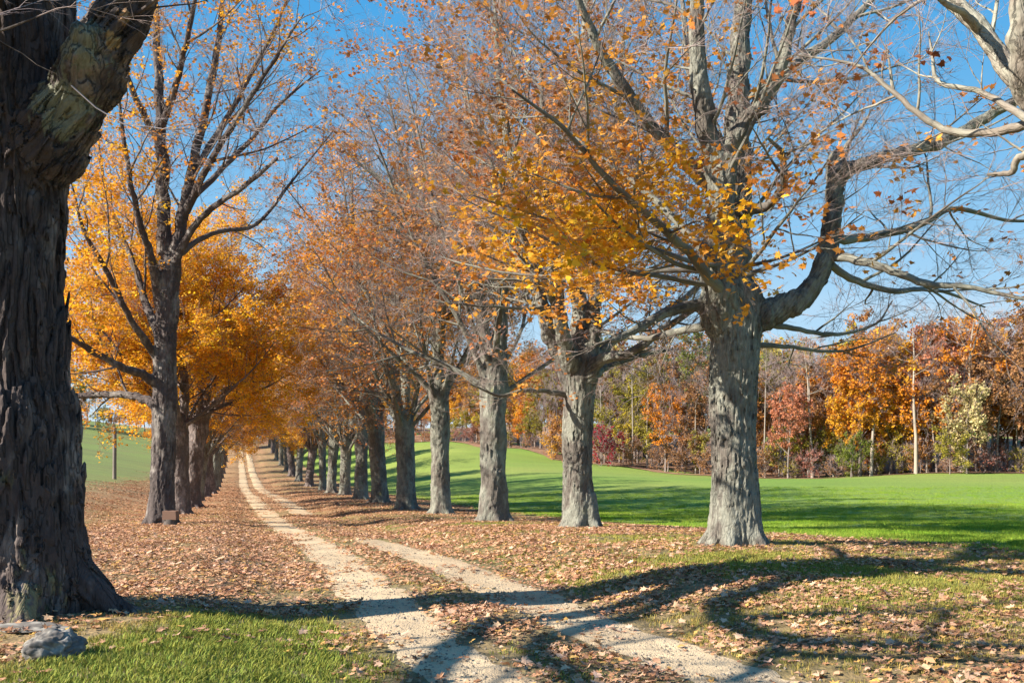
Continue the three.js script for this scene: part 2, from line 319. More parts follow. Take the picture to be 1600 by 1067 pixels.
function tubes(list, colour) {   // list: { pts, rad, sides }
  let nv = 0, ni = 0; for (const t of list) { const cap = t.rad[0] > 0.03 ? 1 : 0; nv += t.pts.length * t.sides + 1 + cap; ni += (t.pts.length - 1) * t.sides * 6 + t.sides * 3 * (1 + cap); }
  const pos = new Float32Array(nv * 3), nor = new Float32Array(nv * 3), col = new Float32Array(nv * 3), uvs = new Float32Array(nv * 2), idx = new Uint32Array(ni), out = [0, 0, 0]; let v = 0, q = 0;
  for (const { pts, rad, sides } of list) {
    if (rad[0] > 0.03) {   // close the foot of a thick branch
      const foot = v++; pos.set([pts[0].x, pts[0].y, pts[0].z], foot * 3); nor.set([0, -1, 0], foot * 3); colour(pts[0].x, pts[0].y, pts[0].z, out); col.set(out, foot * 3);
      for (let s = 0; s < sides; s++) { idx[q++] = foot; idx[q++] = foot + 1 + (s + 1) % sides; idx[q++] = foot + 1 + s; }
    }
    const base = v; let run = 0; _n.set(0.31, 0.2, 0.93);
    for (let i = 0; i < pts.length; i++) {
      _t.copy(pts[Math.min(i + 1, pts.length - 1)]).sub(pts[Math.max(i - 1, 0)]).normalize();
      _n.addScaledVector(_t, -_n.dot(_t)); if (_n.lengthSq() < 1e-4) _n.set(_t.y, -_t.x, 0.01).normalize(); _n.normalize(); _b.crossVectors(_t, _n);
      if (i) run += pts[i].distanceTo(pts[i - 1]);
      for (let s = 0; s < sides; s++) {
        uvs[v * 2] = Math.abs(s / sides * 2 - 1) * rad[0] * 3.1; uvs[v * 2 + 1] = run * 0.8;
        const a = s / sides * 2 * Math.PI, c = Math.cos(a), d = Math.sin(a), r = rad[i] * (rad[i] > 0.03 ? 1 + 0.16 * noise(pts[i].x * 5 + c * 2, pts[i].y * 5 + d * 2, pts[i].z * 5) : 1);
        const nx = _n.x * c + _b.x * d, ny = _n.y * c + _b.y * d, nz = _n.z * c + _b.z * d;
        pos[v * 3] = pts[i].x + nx * r; pos[v * 3 + 1] = pts[i].y + ny * r; pos[v * 3 + 2] = pts[i].z + nz * r; nor[v * 3] = nx; nor[v * 3 + 1] = ny; nor[v * 3 + 2] = nz;
        colour(pos[v * 3], pos[v * 3 + 1], pos[v * 3 + 2], out); col[v * 3] = out[0]; col[v * 3 + 1] = out[1]; col[v * 3 + 2] = out[2]; v++;
        if (i) { const s1 = (s + 1) % sides, a0 = base + (i - 1) * sides, b0 = base + i * sides; idx[q++] = a0 + s; idx[q++] = a0 + s1; idx[q++] = b0 + s; idx[q++] = a0 + s1; idx[q++] = b0 + s1; idx[q++] = b0 + s; }
      }
    }
    const tip = v++, e = pts[pts.length - 1]; pos.set([e.x + _t.x * 0.01, e.y + _t.y * 0.01, e.z + _t.z * 0.01], tip * 3); nor.set([_t.x, _t.y, _t.z], tip * 3); col.set(out, tip * 3);
    for (let s = 0; s < sides; s++) { idx[q++] = tip - sides + s; idx[q++] = tip - sides + (s + 1) % sides; idx[q++] = tip; }
  }
  const g = new THREE.BufferGeometry();
  g.setAttribute('position', new THREE.BufferAttribute(pos, 3)); g.setAttribute('normal', new THREE.BufferAttribute(nor, 3)); g.setAttribute('color', new THREE.BufferAttribute(col, 3)); g.setAttribute('uv', new THREE.BufferAttribute(uvs, 2)); g.setIndex(new THREE.BufferAttribute(idx, 1));
  return g;
}
const lattice = (x, y, px, py, s) => { const i = Math.floor(x), j = Math.floor(y), fx = x - i, fy = y - j, u = fx * fx * (3 - 2 * fx), v = fy * fy * (3 - 2 * fy), h = (a, b) => { let k = Math.imul(((a % px) + px) % px + 374 * s, 374761393) ^ Math.imul(((b % py) + py) % py + 91 * s, 668265263); k = Math.imul(k ^ (k >>> 13), 1274126177); return ((k ^ (k >>> 16)) >>> 0) / 4294967296; }; return mix(mix(h(i, j), h(i + 1, j), u), mix(h(i, j + 1), h(i + 1, j + 1), u), v); };
function barkRelief(u, v) {   // plates parted by upright fissures, with cross cracks and flakes
  const w = (lattice(u * 12, v * 8, 12, 8, 1) - 0.5) * 1.6 + (lattice(u * 40, v * 18, 40, 18, 2) - 0.5) * 0.5, a = Math.abs(lattice(u * 16 + w, v * 3.0, 16, 3, 3) - 0.5) * 2, b = Math.abs(lattice(u * 34 + w, v * 9, 34, 9, 4) - 0.5) * 2, c = lattice(u * 30, v * 44 + w, 30, 44, 5), f = lattice(u * 120, v * 60, 120, 60, 6);
  return Math.min(1, a * 3.2) * 0.5 + Math.min(1, b * 3) * 0.28 + c * 0.1 + f * 0.16;
}
const barkBump = noiseTexture(1024, (u, v) => { const h = barkRelief(u, v); return [h, h, h]; });
const barkGrain = noiseTexture(512, (u, v) => { const g = 0.62 + 0.3 * lattice(u * 60, v * 20, 60, 20, 7) + 0.25 * lattice(u * 160, v * 90, 160, 90, 8) + 0.2 * lattice(u * 14, v * 30, 14, 30, 9) - 0.05; return [g, g * 0.995, g * 0.985]; });
const barkMat = new THREE.MeshStandardMaterial({ vertexColors: true, roughness: 0.95, map: barkGrain, bumpMap: barkBump, bumpScale: 0.02 });
const branchMat = new THREE.MeshStandardMaterial({ vertexColors: true, roughness: 0.92, map: barkGrain, bumpMap: barkBump, bumpScale: 0.01 });
const twigMat = new THREE.MeshStandardMaterial({ vertexColors: true, roughness: 0.85 });
const leafMat = new THREE.MeshPhysicalMaterial({ vertexColors: true, roughness: 1, transmission: 0.4, thickness: 0, side: THREE.DoubleSide, specularIntensity: 0.3 });
const dryLeafMat = new THREE.MeshPhysicalMaterial({ vertexColors: true, roughness: 0.9, transmission: 0.12, thickness: 0, side: THREE.DoubleSide, specularIntensity: 0.4 });
const grassMat = new THREE.MeshPhysicalMaterial({ vertexColors: true, roughness: 0.9, transmission: 0.25, thickness: 0, side: THREE.DoubleSide, specularIntensity: 0.3 });

// a maple leaf: five lobes, folded and curled
const LOBES = [[0, -0.1], [0.2, -0.12], [0.42, -0.08], [0.3, 0.12], [0.62, 0.38], [0.3, 0.36], [0.26, 0.52], [0, 0.95], [-0.26, 0.52], [-0.3, 0.36], [-0.62, 0.38], [-0.3, 0.12], [-0.42, -0.08], [-0.2, -0.12]];
function addLeaf(pos, idx, col, m, size, curl, tint) {
  const b = pos.length / 3, p = V();
  const put = (x, y) => { p.set(x * size, (curl * (x * x * 1.2 + (y - 0.3) * (y - 0.3) * 0.7) + 0.12 * curl * Math.sin(x * 7 + y * 5)) * size, (y - 0.35) * size).applyMatrix4(m); pos.push(p.x, p.y, p.z); col.push(...tint); };
  put(0, 0.28); for (const [x, y] of LOBES) put(x, y);
  for (let i = 0; i < LOBES.length; i++) idx.push(b, b + 1 + (i + 1) % LOBES.length, b + 1 + i);
}
function clusterGeometry(n, radius, size, flat, curl, tintSpread) {   // n leaves about a point
  const pos = [], idx = [], col = [], m = new THREE.Matrix4();
  for (let i = 0; i < n; i++) {
    const p = V(gauss(), gauss() * 0.7, gauss()).multiplyScalar(radius * 0.6);
    m.makeRotationFromEuler(_e.set(gauss() * flat, rnd() * 6.3, gauss() * flat)); m.setPosition(p);
    const t = 1 + (rnd() - 0.5) * tintSpread, g = 1 + (rnd() - 0.5) * tintSpread * 0.5;
    addLeaf(pos, idx, col, m, size * rr(0.7, 1.25), (rnd() < 0.5 ? -1 : 1) * curl * rr(0.3, 1), [t, t * g, t * g * g]);
  }
  return geo(pos, idx, col);
}
function sprayGeometry(sides) {   // a spray of fine twigs, one metre long, growing along +y
  const list = [];
  const grow = (p, d, len, r, lev) => {
    const n = lev === 0 ? 6 : 3, pts = [p.clone()], rad = [r], q = p.clone(), e = d.clone();
    for (let i = 1; i <= n; i++) { e.add(V(gauss(), gauss(), gauss()).multiplyScalar(0.27)).add(V(0, 0.05, 0)).normalize(); q.addScaledVector(e, len / n); pts.push(q.clone()); rad.push(r * (1 - 0.75 * i / n)); }
    list.push({ pts, rad, sides });
    if (lev < 2) { const c = lev === 0 ? 8 : 3; for (let i = 0; i < c; i++) { const t = rr(0.15, 0.95), k = Math.min(n - 1, Math.floor(t * n)), o = pts[k].clone().lerp(pts[k + 1], t * n - k), a = e.clone().add(V(gauss(), gauss() * 0.6, gauss()).multiplyScalar(0.85)).normalize(); grow(o, a, len * (lev === 0 ? 0.5 : 0.45) * rr(0.6, 1.2) * (1 - t * 0.35), r * 0.6, lev + 1); } }
  };
  grow(V(0, 0, 0), V(0, 1, 0), 1, 0.0050, 0);
  return tubes(list, (x, y, z, o) => { const n = 1 + noise(x * 8, y * 8, z * 8) * 0.5; o[0] = 0.235 * n; o[1] = 0.19 * n; o[2] = 0.175 * n; });
}
srand(77);
const sprays = [0, 1, 2, 3].map(() => sprayGeometry(3));
const clusters = [0, 1, 2].map(() => clusterGeometry(10, 0.34, 0.085, 0.75, 0.5, 0.5));

// grow a crown: T collects tubes, spray places and leaf places
function curve(pts, n) { const c = new THREE.CatmullRomCurve3(pts, false, 'centripetal'); return c.getPoints(n); }
function side(T, pts, rad, level, o) {   // children of a limb
  const n = pts.length - 1; let len = 0; for (let i = 0; i < n; i++) len += pts[i].distanceTo(pts[i + 1]);
  const count = Math.round(len * o.many[level] * rr(0.85, 1.15)), from = level === 1 ? (o.bareFrom ?? 0.22) : 0.15; let turn = rnd() * 6.3;
  for (let c = 0; c < count; c++) {
    const t = from + (1 - from) * (c + rnd()) / count, f = Math.min(n - 1e-3, t * n), k = Math.floor(f), p = pts[k].clone().lerp(pts[k + 1], f - k), d = pts[k + 1].clone().sub(pts[k]).normalize();
    turn += 2.4 + rr(-0.5, 0.5);
    const q = V(Math.cos(turn), Math.sin(turn) * 0.75 + 0.15, Math.sin(turn * 1.0 + 1.3)).addScaledVector(d, 0); q.addScaledVector(d, -q.dot(d)).normalize();
    const ang = rr(0.55, 1.05), dir = d.clone().multiplyScalar(Math.cos(ang)).addScaledVector(q, Math.sin(ang));
    const r = mix(rad[k], rad[k + 1], f - k), L = o.len[level + 1] * (1 - 0.5 * t) * rr(0.55, 1.25) * (o.sizeAt ? o.sizeAt(p) : 1);
    branch(T, p, dir, L, Math.min(r * 0.62, 0.012 * L + 0.006), level + 1, o);
  }
}
function branch(T, p0, d0, len, r0, level, o) {
  const n = [12, 12, 8, 5][level], pts = [p0.clone()], rad = [r0], p = p0.clone(), d = d0.clone();
  for (let i = 1; i <= n; i++) {
    d.add(V(gauss(), gauss(), gauss()).multiplyScalar(o.gnarl[level])); d.y += o.up[level] * (0.4 + i / n); d.normalize(); p.addScaledVector(d, len / n);
    pts.push(p.clone()); rad.push(r0 * Math.pow(1 - 0.82 * i / n, 0.9));
  }
  T.tubes.push({ pts, rad, sides: level === 1 ? 8 : level === 2 ? 5 : 3 });
  if (level < 3) side(T, pts, rad, level, o);
  if (level >= 2) {   // twigs along the last two orders
    const c = level === 3 ? o.sprays : 2;
    for (let i = 0; i < c; i++) { const t = i === 0 ? 1 : rr(0.25, 1), k = Math.min(n - 1, Math.floor(t * n)); T.sprays.push({ p: pts[k].clone().lerp(pts[k + 1], t * n - k), d: pts[k + 1].clone().sub(pts[k]).normalize() }); }
  }
}
const HABIT = { many: [0, 1.7, 2.6, 0], len: [0, 7, 3.4, 1.5], gnarl: [0.05, 0.1, 0.14, 0.2], up: [0, 0.03, 0.035, 0.02], sprays: 3 };
// tree parts from what was grown; leaf(p) -> [chance of a cluster, [r, g, b]]
function crownParts(g, T, colour, leaf, sprayScale = 1, leafScale = 1) {
  if (T.tubes.length) mesh('branch_canopy', tubes(T.tubes, colour), branchMat, g);
  const lists = sprays.map(() => []), leaves = clusters.map(() => []), lc = clusters.map(() => []), tints = sprays.map(() => []), q2 = new THREE.Quaternion();
  for (const s of T.sprays) {
    const a = s.d.clone().add(V(gauss(), gauss() + 0.15, gauss()).multiplyScalar(0.5)).normalize(), v = Math.floor(rnd() * 4), L = rr(0.6, 1.25) * sprayScale;
    _q.setFromUnitVectors(_up, a); q2.setFromAxisAngle(_up, rnd() * 6.3); _q.multiply(q2); pushMatrix(lists[v], s.p, _q, L);
    const b = rr(0.7, 1.35); tints[v].push(b, b * rr(0.94, 1.02), b * rr(0.9, 1.05));
    const [chance, tint] = leaf(s.p);
    for (let c = chance; c > 0; c--) if (rnd() < c) {
      const p = s.p.clone().addScaledVector(a, L * rr(0.1, 0.9)).add(V(gauss(), gauss(), gauss()).multiplyScalar(0.22)), k = Math.floor(rnd() * 3);
      _q.setFromEuler(_e.set(gauss() * 0.5, rnd() * 6.3, gauss() * 0.5)); pushMatrix(leaves[k], p, _q, rr(0.75, 1.2) * leafScale);
      const f = rr(0.75, 1.2), y = rr(-1, 1); lc[k].push(tint[0] * f * (1 + 0.06 * y), tint[1] * f * (1 + 0.22 * y), tint[2] * f);
    }
  }
  const tw = new THREE.Group(), lf = new THREE.Group(); tw.name = 'twig_canopy'; lf.name = 'leaf_canopy'; tw.userData.kind = lf.userData.kind = 'stuff'; g.add(tw);
  lists.forEach((l, i) => { if (l.length) tag(instanced('twig_spray_foliage', sprays[i], twigMat, l, tints[i], tw), null, null, null, 'stuff'); });
  if (leaves.some(l => l.length)) { g.add(lf); leaves.forEach((l, i) => { if (l.length) tag(instanced('leaf_foliage', clusters[i], leafMat, l, lc[i], lf), null, null, null, 'stuff'); }); }
}
function bonesOf(pts, rad, id, s0 = 0) { const out = []; let s = s0; const axis = pts[pts.length - 1].clone().sub(pts[0]).normalize(); for (let i = 0; i + 1 < pts.length; i++) { out.push({ axis, a: pts[i], b: pts[i + 1], ra: rad[i], rb: rad[i + 1], s, id, o: pts[0] }); s += pts[i].distanceTo(pts[i + 1]); } return out; }
const resample = (pts, rad, n) => { const c = curve(pts, n), r = c.map((_, i) => { const t = i / n * (rad.length - 1), k = Math.min(rad.length - 2, Math.floor(t)); return mix(rad[k], rad[k + 1], t - k); }); return [c, r]; };
function roots(list, r, n, reach, seed0, dirs) {   // buttress roots running out and down into the soil
  srand(seed0); const a0 = rnd() * 6.3;
  for (let i = 0; i < n; i++) {
    const a = dirs ? dirs[i][0] : a0 + i / n * 6.283 + rr(-0.25, 0.25), L = dirs ? dirs[i][1] : reach * rr(0.7, 1.3), c = Math.cos(a), s = Math.sin(a), t = dirs?.[i][2] ?? 1;
    list.push(...bonesOf([V(c * r * 0.55, 0.75 * t, s * r * 0.55), V(c * r * 0.9, 0.22 * t, s * r * 0.9), V(c * (r + L * 0.5), 0.0, s * (r + L * 0.5)), V(c * (r + L), -0.14, s * (r + L))], [r * 0.4, r * 0.36, r * 0.22, r * 0.1], 20 + i));
  }
}
const GREY = { bark: [0.122, 0.107, 0.093], pale: [0.205, 0.208, 0.175], lichen: 0.12, moss: -0.25, seed: 0 };
const BROWN = { bark: [0.115, 0.09, 0.085], pale: [0.24, 0.20, 0.19], lichen: -0.05, moss: -0.3, seed: 3 };
const PALE = { bark: [0.2, 0.17, 0.14], pale: [0.3, 0.295, 0.24], lichen: 0.08, moss: -0.34, seed: 0 };

// limbs given by pixel and distance, as points local to the tree's foot
function hero(name, d, w, label, opt) {
  const x = xOf(w, d), y = groundY(x, d) - 0.02, g = thing(name, x, y, -d, label, 'tree', opt.group), foot = V(x, y, -d);
  const at = ([u, v, dd = 0]) => P(u, v, d + dd).sub(foot), style = { ...(opt.style ?? GREY), seed: d, patches: (opt.patches ?? []).map(([q, ...r]) => [at(q), ...r]) }, colour = barkColour(style), T = { tubes: [], sprays: [] }, bones = [];
  roots(bones, opt.rootR ?? 0.42, opt.roots ?? 6, 0.35, Math.round(d * 13), opt.rootDirs);
  srand(Math.round(d * 31 + 5));
  let id = 0; const habit = { ...HABIT, ...(opt.habit ?? {}) };
  for (const [pix, rad, bare, lenScale = 1] of opt.limbs) {
    const [pts, rs] = resample(pix.map(at), rad, Math.max(6, pix.length * 4));
    if (id) for (let i = 1; i + 1 < pts.length; i++) { const k = Math.min(0.045, rs[i] * 0.28); pts[i].add(V(gauss() * k, gauss() * k, gauss() * k)); }
    const tube = Math.max(...rad) < (opt.tubeBelow ?? 0.125) || lenScale < 0 || T.force; id++;
    if (tube) T.tubes.push({ pts, rad: rs, sides: rad[0] > 0.15 ? 14 : 9 }); else bones.push(...bonesOf(pts, rs, id - 1));
    if (bare !== 0) side(T, pts, rs, 1, { ...habit, bareFrom: bare ?? 0.25, len: habit.len.map(l => l * Math.abs(lenScale)) });
  }
  for (const [u, v, dd, dir, len, r] of opt.more ?? []) {   // freer limbs, grown
    branch(T, at([u, v, dd]), V(...dir).normalize(), len, r, 1, { ...habit, many: [0, 1.5, 1.7, 0], len: [0, 4, 1.5, 0.75], sprays: 2, bareFrom: 0.3 });
  }
  mesh('trunk', sculpt(bones, opt.cell, { amp: opt.amp ?? 0.028, freq: opt.freq ?? 11, k: opt.k ?? 0.045, lump: opt.lump ?? 0.04, colour }), barkMat, g);
  crownParts(g, T, (px, py, pz, out) => { colour(px, py, pz, out); }, p => opt.leaf(p.clone().add(foot)), opt.sprayScale ?? 1, opt.leafScale ?? 1);
  return g;
}
const ball = (p, u, v, d, ru, rv, rd = 3) => { const c = P(u, v, d), k = d / FOCAL; return Math.exp(-(((p.x - c.x) / (ru * k)) ** 2 + ((p.y - c.y) / (rv * k)) ** 2 + ((p.z - c.z) / rd) ** 2)); };
const ORANGE = [0.70, 0.31, 0.022], GOLD = [0.77, 0.41, 0.02], AMBER = [0.64, 0.27, 0.045], RUST = [0.36, 0.12, 0.04], RUSSET = [0.46, 0.19, 0.075], ROSE = [0.40, 0.155, 0.11];

// ---------------------------------------------------------------- the right-hand row
const RG = 'maples of the right-hand row';
hero('maple_tree', 15.8, RIGHT_ROW, 'nearest maple of the right-hand row, its great limb bent out over the field', {
  habit: { many: [0, 1.3, 2.0, 0] },
  more: [[1118, 445, -0.4, [-1, 0.12, 0.3], 4.4, 0.05], [1118, 430, -0.5, [-0.8, 0.15, 0.8], 3.8, 0.045], [1150, 432, -0.5, [0.15, 0.12, 1], 2.8, 0.04], [1112, 425, 0.2, [-1, 0.2, -0.2], 4.8, 0.05], [1160, 430, -0.5, [0.6, 0.05, 0.8], 2.4, 0.035], [1125, 415, -0.6, [-0.9, 0.05, 0.6], 4.6, 0.045], [1150, 420, 0.3, [0.7, 0.1, 0.3], 2.2, 0.035]],
  group: RG, cell: 0.02, amp: 0.04, freq: 15, rootR: 0.36, roots: 7,
  limbs: [
    [[[1150, 880], [1149, 800], [1147, 700], [1146, 620], [1149, 540], [1152, 470]], [0.42, 0.37, 0.36, 0.37, 0.41, 0.40], 0],
    [[[1150, 500], [1148, 400, 0.1], [1152, 300, 0.2], [1153, 180, 0.2], [1160, 40, 0.3], [1165, -120, 0.4], [1170, -300, 0.4]], [0.36, 0.28, 0.23, 0.19, 0.15, 0.11, 0.06], 0.15],
    [[[1125, 500, -0.1], [1122, 400, -0.5], [1128, 300, -0.6], [1105, 200, -0.8], [1090, 100, -1], [1092, 0, -1.1], [1080, -150, -1.3]], [0.3, 0.22, 0.19, 0.16, 0.13, 0.11, 0.06], 0.2],
    [[[1128, 300, -0.6], [1160, 200, -0.9], [1200, 150, -1.1], [1232, 60, -1.2], [1248, -30, -1.3], [1270, -160, -1.3]], [0.14, 0.13, 0.11, 0.09, 0.07, 0.04], 0.2],
    [[[1160, 500], [1205, 490], [1245, 470], [1282, 425], [1298, 365], [1307, 300], [1309, 245]], [0.28, 0.225, 0.185, 0.16, 0.148, 0.138, 0.125], 0.75, 0.6],
    [[[1306, 275], [1335, 262, -0.1], [1390, 243, -0.3], [1450, 228, -0.5], [1520, 196, -0.8], [1600, 150, -1.1], [1720, 95, -1.5]], [0.13, 0.11, 0.105, 0.10, 0.09, 0.075, 0.05], 0.15, 0.75],
    [[[1308, 250], [1325, 225, 0.1], [1352, 190, 0.2], [1362, 172, 0.3]], [0.06, 0.035, 0.028, 0.012], 0.4, 0.35],
    [[[1305, 375], [1345, 372, 0.4], [1395, 363, 0.8], [1440, 350, 1.1], [1490, 326, 1.3], [1580, 345, 1.7], [1680, 340, 2]], [0.085, 0.075, 0.07, 0.06, 0.045, 0.03, 0.015], 0.1, 0.75],
    [[[1296, 398], [1350, 410, -0.4], [1400, 425, -0.8], [1440, 442, -1], [1510, 448, -1.3], [1620, 472, -1.7]], [0.08, 0.07, 0.062, 0.055, 0.04, 0.02], 0.1, 0.7],
    [[[1290, 410], [1340, 440, 0.6], [1400, 455, 1.1], [1460, 452, 1.5], [1540, 480, 2]], [0.07, 0.06, 0.05, 0.035, 0.015], 0.1, 0.7],
    [[[1195, 505, 0.3], [1250, 515, 0.9], [1310, 522, 1.5], [1370, 505, 2], [1395, 470, 2.4]], [0.06, 0.045, 0.035, 0.025, 0.012], 0.15, 0.6],
    [[[1180, 540, 0.4], [1240, 542, 1], [1290, 549, 1.6], [1330, 546, 2], [1400, 520, 2.5]], [0.05, 0.035, 0.028, 0.02, 0.01], 0.15, 0.6],
    [[[1130, 490], [1085, 478, -0.3], [1030, 495, -0.7], [985, 520, -1.1], [930, 540, -1.5]], [0.13, 0.09, 0.075, 0.055, 0.025], 0.35, 0.4],
    [[[1125, 505, 0.2], [1080, 512, 0.6], [1035, 525, 1.1], [985, 528, 1.6], [930, 515, 2.2]], [0.1, 0.075, 0.06, 0.045, 0.02], 0.35, 0.4],
    [[[1135, 470, -0.2], [1090, 410, -1.2], [1030, 350, -2.2], [960, 290, -3.0], [880, 200, -3.6], [800, 140, -4]], [0.11, 0.075, 0.06, 0.045, 0.03, 0.012], 0.2, 0.85],
    [[[1140, 440], [1080, 370, 0.6], [1010, 300, 1.2], [930, 240, 1.8], [840, 170, 2.4], [740, 90, 3]], [0.11, 0.07, 0.055, 0.042, 0.03, 0.012], 0.2, 0.9],
    [[[1120, 300, -0.2], [1060, 240, -0.5], [990, 160, -1], [930, 60, -1.4], [880, -60, -1.8]], [0.13, 0.11, 0.09, 0.07, 0.03], 0.15, 0.9],
    [[[1155, 330], [1200, 320, -0.8], [1225, 290, -1.5], [1222, 240, -2], [1200, 215, -2.4]], [0.1, 0.075, 0.06, 0.04, 0.02], 0.2, 0.6],
    [[[1155, 200], [1220, 120, 0.8], [1300, 60, 1.6], [1380, -20, 2.2], [1460, -140, 2.6]], [0.12, 0.1, 0.08, 0.05, 0.02], 0.1, 0.85],
    [[[1150, 440, 0.2], [1135, 360, 1.5], [1110, 260, 2.8], [1080, 120, 3.8], [1060, -60, 4.6]], [0.17, 0.13, 0.11, 0.08, 0.03], 0.2, 0.9],
  ],
  leaf: p => {
    const a = 7.5 * ball(p, 960, 395, 14.5, 170, 52, 4) + 7 * ball(p, 1150, 405, 14.8, 95, 55, 3) + 0.75 * ball(p, 940, 230, 15, 230, 130, 5) + 0.45 * ball(p, 1040, 60, 15, 260, 130, 5) + 0.5 * ball(p, 1230, 290, 15, 90, 120, 3);
    const right = smooth(1180, 1300, 800 + p.x / -p.z * FOCAL);
    return [a * (1 - right * 0.8) + 0.05 + 0.05 * right, right > 0.4 || a < 0.5 ? lerp3(RUST, AMBER, rnd()) : lerp3(AMBER, GOLD, clamp(a * 0.3 * rnd()))];
  },
});
hero('maple_tree', 23.2, RIGHT_ROW + 0.15, 'vase-shaped maple with a straight grey trunk breaking into many bare upright limbs', {
  more: [[890, 450, -0.5, [-0.6, 0.1, 1], 3, 0.04], [915, 450, -0.4, [0.6, 0.1, 1], 3, 0.04], [850, 430, -0.6, [-0.8, 0.05, 0.8], 3, 0.04], [935, 440, -0.4, [1, 0.1, 0.4], 3, 0.04]],
  group: RG, cell: 0.028, amp: 0.04, freq: 14, rootR: 0.36, roots: 7,
  limbs: [
    [[[904, 845], [903, 780], [902, 700], [904, 640], [906, 590], [908, 555]], [0.40, 0.36, 0.355, 0.365, 0.41, 0.38], 0],
    [[[905, 580], [906, 500, 0.2], [903, 420, 0.4], [908, 300, 0.6], [915, 120, 0.8], [918, -60, 1], [920, -250, 1.2]], [0.26, 0.2, 0.18, 0.155, 0.12, 0.08, 0.04], 0.35],
    [[[890, 585], [872, 550, -0.2], [852, 500, -0.4], [845, 450, -0.6], [828, 370, -0.9], [800, 260, -1.2], [780, 120, -1.5], [770, -40, -1.8]], [0.26, 0.19, 0.16, 0.14, 0.12, 0.1, 0.07, 0.03], 0.4],
    [[[893, 570, -0.3], [878, 520, -0.8], [872, 460, -1.2], [862, 380, -1.6], [850, 260, -2.2], [846, 100, -2.8]], [0.22, 0.16, 0.135, 0.11, 0.08, 0.04], 0.4],
    [[[898, 575, 0.2], [866, 520, 0.6], [836, 460, 1], [806, 405, 1.4], [774, 320, 1.8], [742, 210, 2.2], [720, 90, 2.4]], [0.17, 0.115, 0.1, 0.09, 0.075, 0.05, 0.02], 0.2],
    [[[915, 575, 0], [928, 510, -0.2], [932, 440, -0.4], [946, 330, -0.7], [965, 190, -1], [975, 40, -1.3]], [0.24, 0.18, 0.15, 0.12, 0.09, 0.04], 0.4],
    [[[920, 590, -0.2], [940, 560, -0.5], [985, 552, -0.9], [1030, 520, -1.2], [1075, 490, -1.5], [1110, 470, -1.8]], [0.2, 0.13, 0.105, 0.085, 0.06, 0.03], 0.35, 0.7],
    [[[920, 580, 0.2], [950, 540, 0.6], [1000, 510, 1], [1050, 480, 1.5], [1110, 430, 2], [1160, 360, 2.4]], [0.18, 0.12, 0.1, 0.085, 0.06, 0.02], 0.35, 0.75],
    [[[915, 600, 0.3], [945, 575, 1.2], [1000, 555, 2], [1060, 545, 2.8]], [0.16, 0.1, 0.075, 0.03], 0.35, 0.6],
    [[[890, 618], [855, 612, -0.4], [820, 610, -0.9], [780, 618, -1.4], [735, 600, -1.8]], [0.09, 0.06, 0.05, 0.035, 0.015], 0.3, 0.5],
    [[[895, 560, 0], [868, 480, -1.2], [836, 410, -2.2], [795, 320, -3], [750, 210, -3.6]], [0.13, 0.09, 0.075, 0.05, 0.02], 0.2],
    [[[912, 540, 0.2], [945, 430, 1.5], [990, 320, 2.6], [1040, 180, 3.4]], [0.18, 0.13, 0.1, 0.04], 0.25],
  ],
  leaf: p => { const a = 4 * ball(p, 900, 385, 22, 110, 50, 4) + 0.65 * ball(p, 870, 230, 23, 220, 160, 5); return [a + 0.22, a > 0.8 ? lerp3(ORANGE, GOLD, rnd()) : lerp3(AMBER, RUSSET, rnd())]; },
});

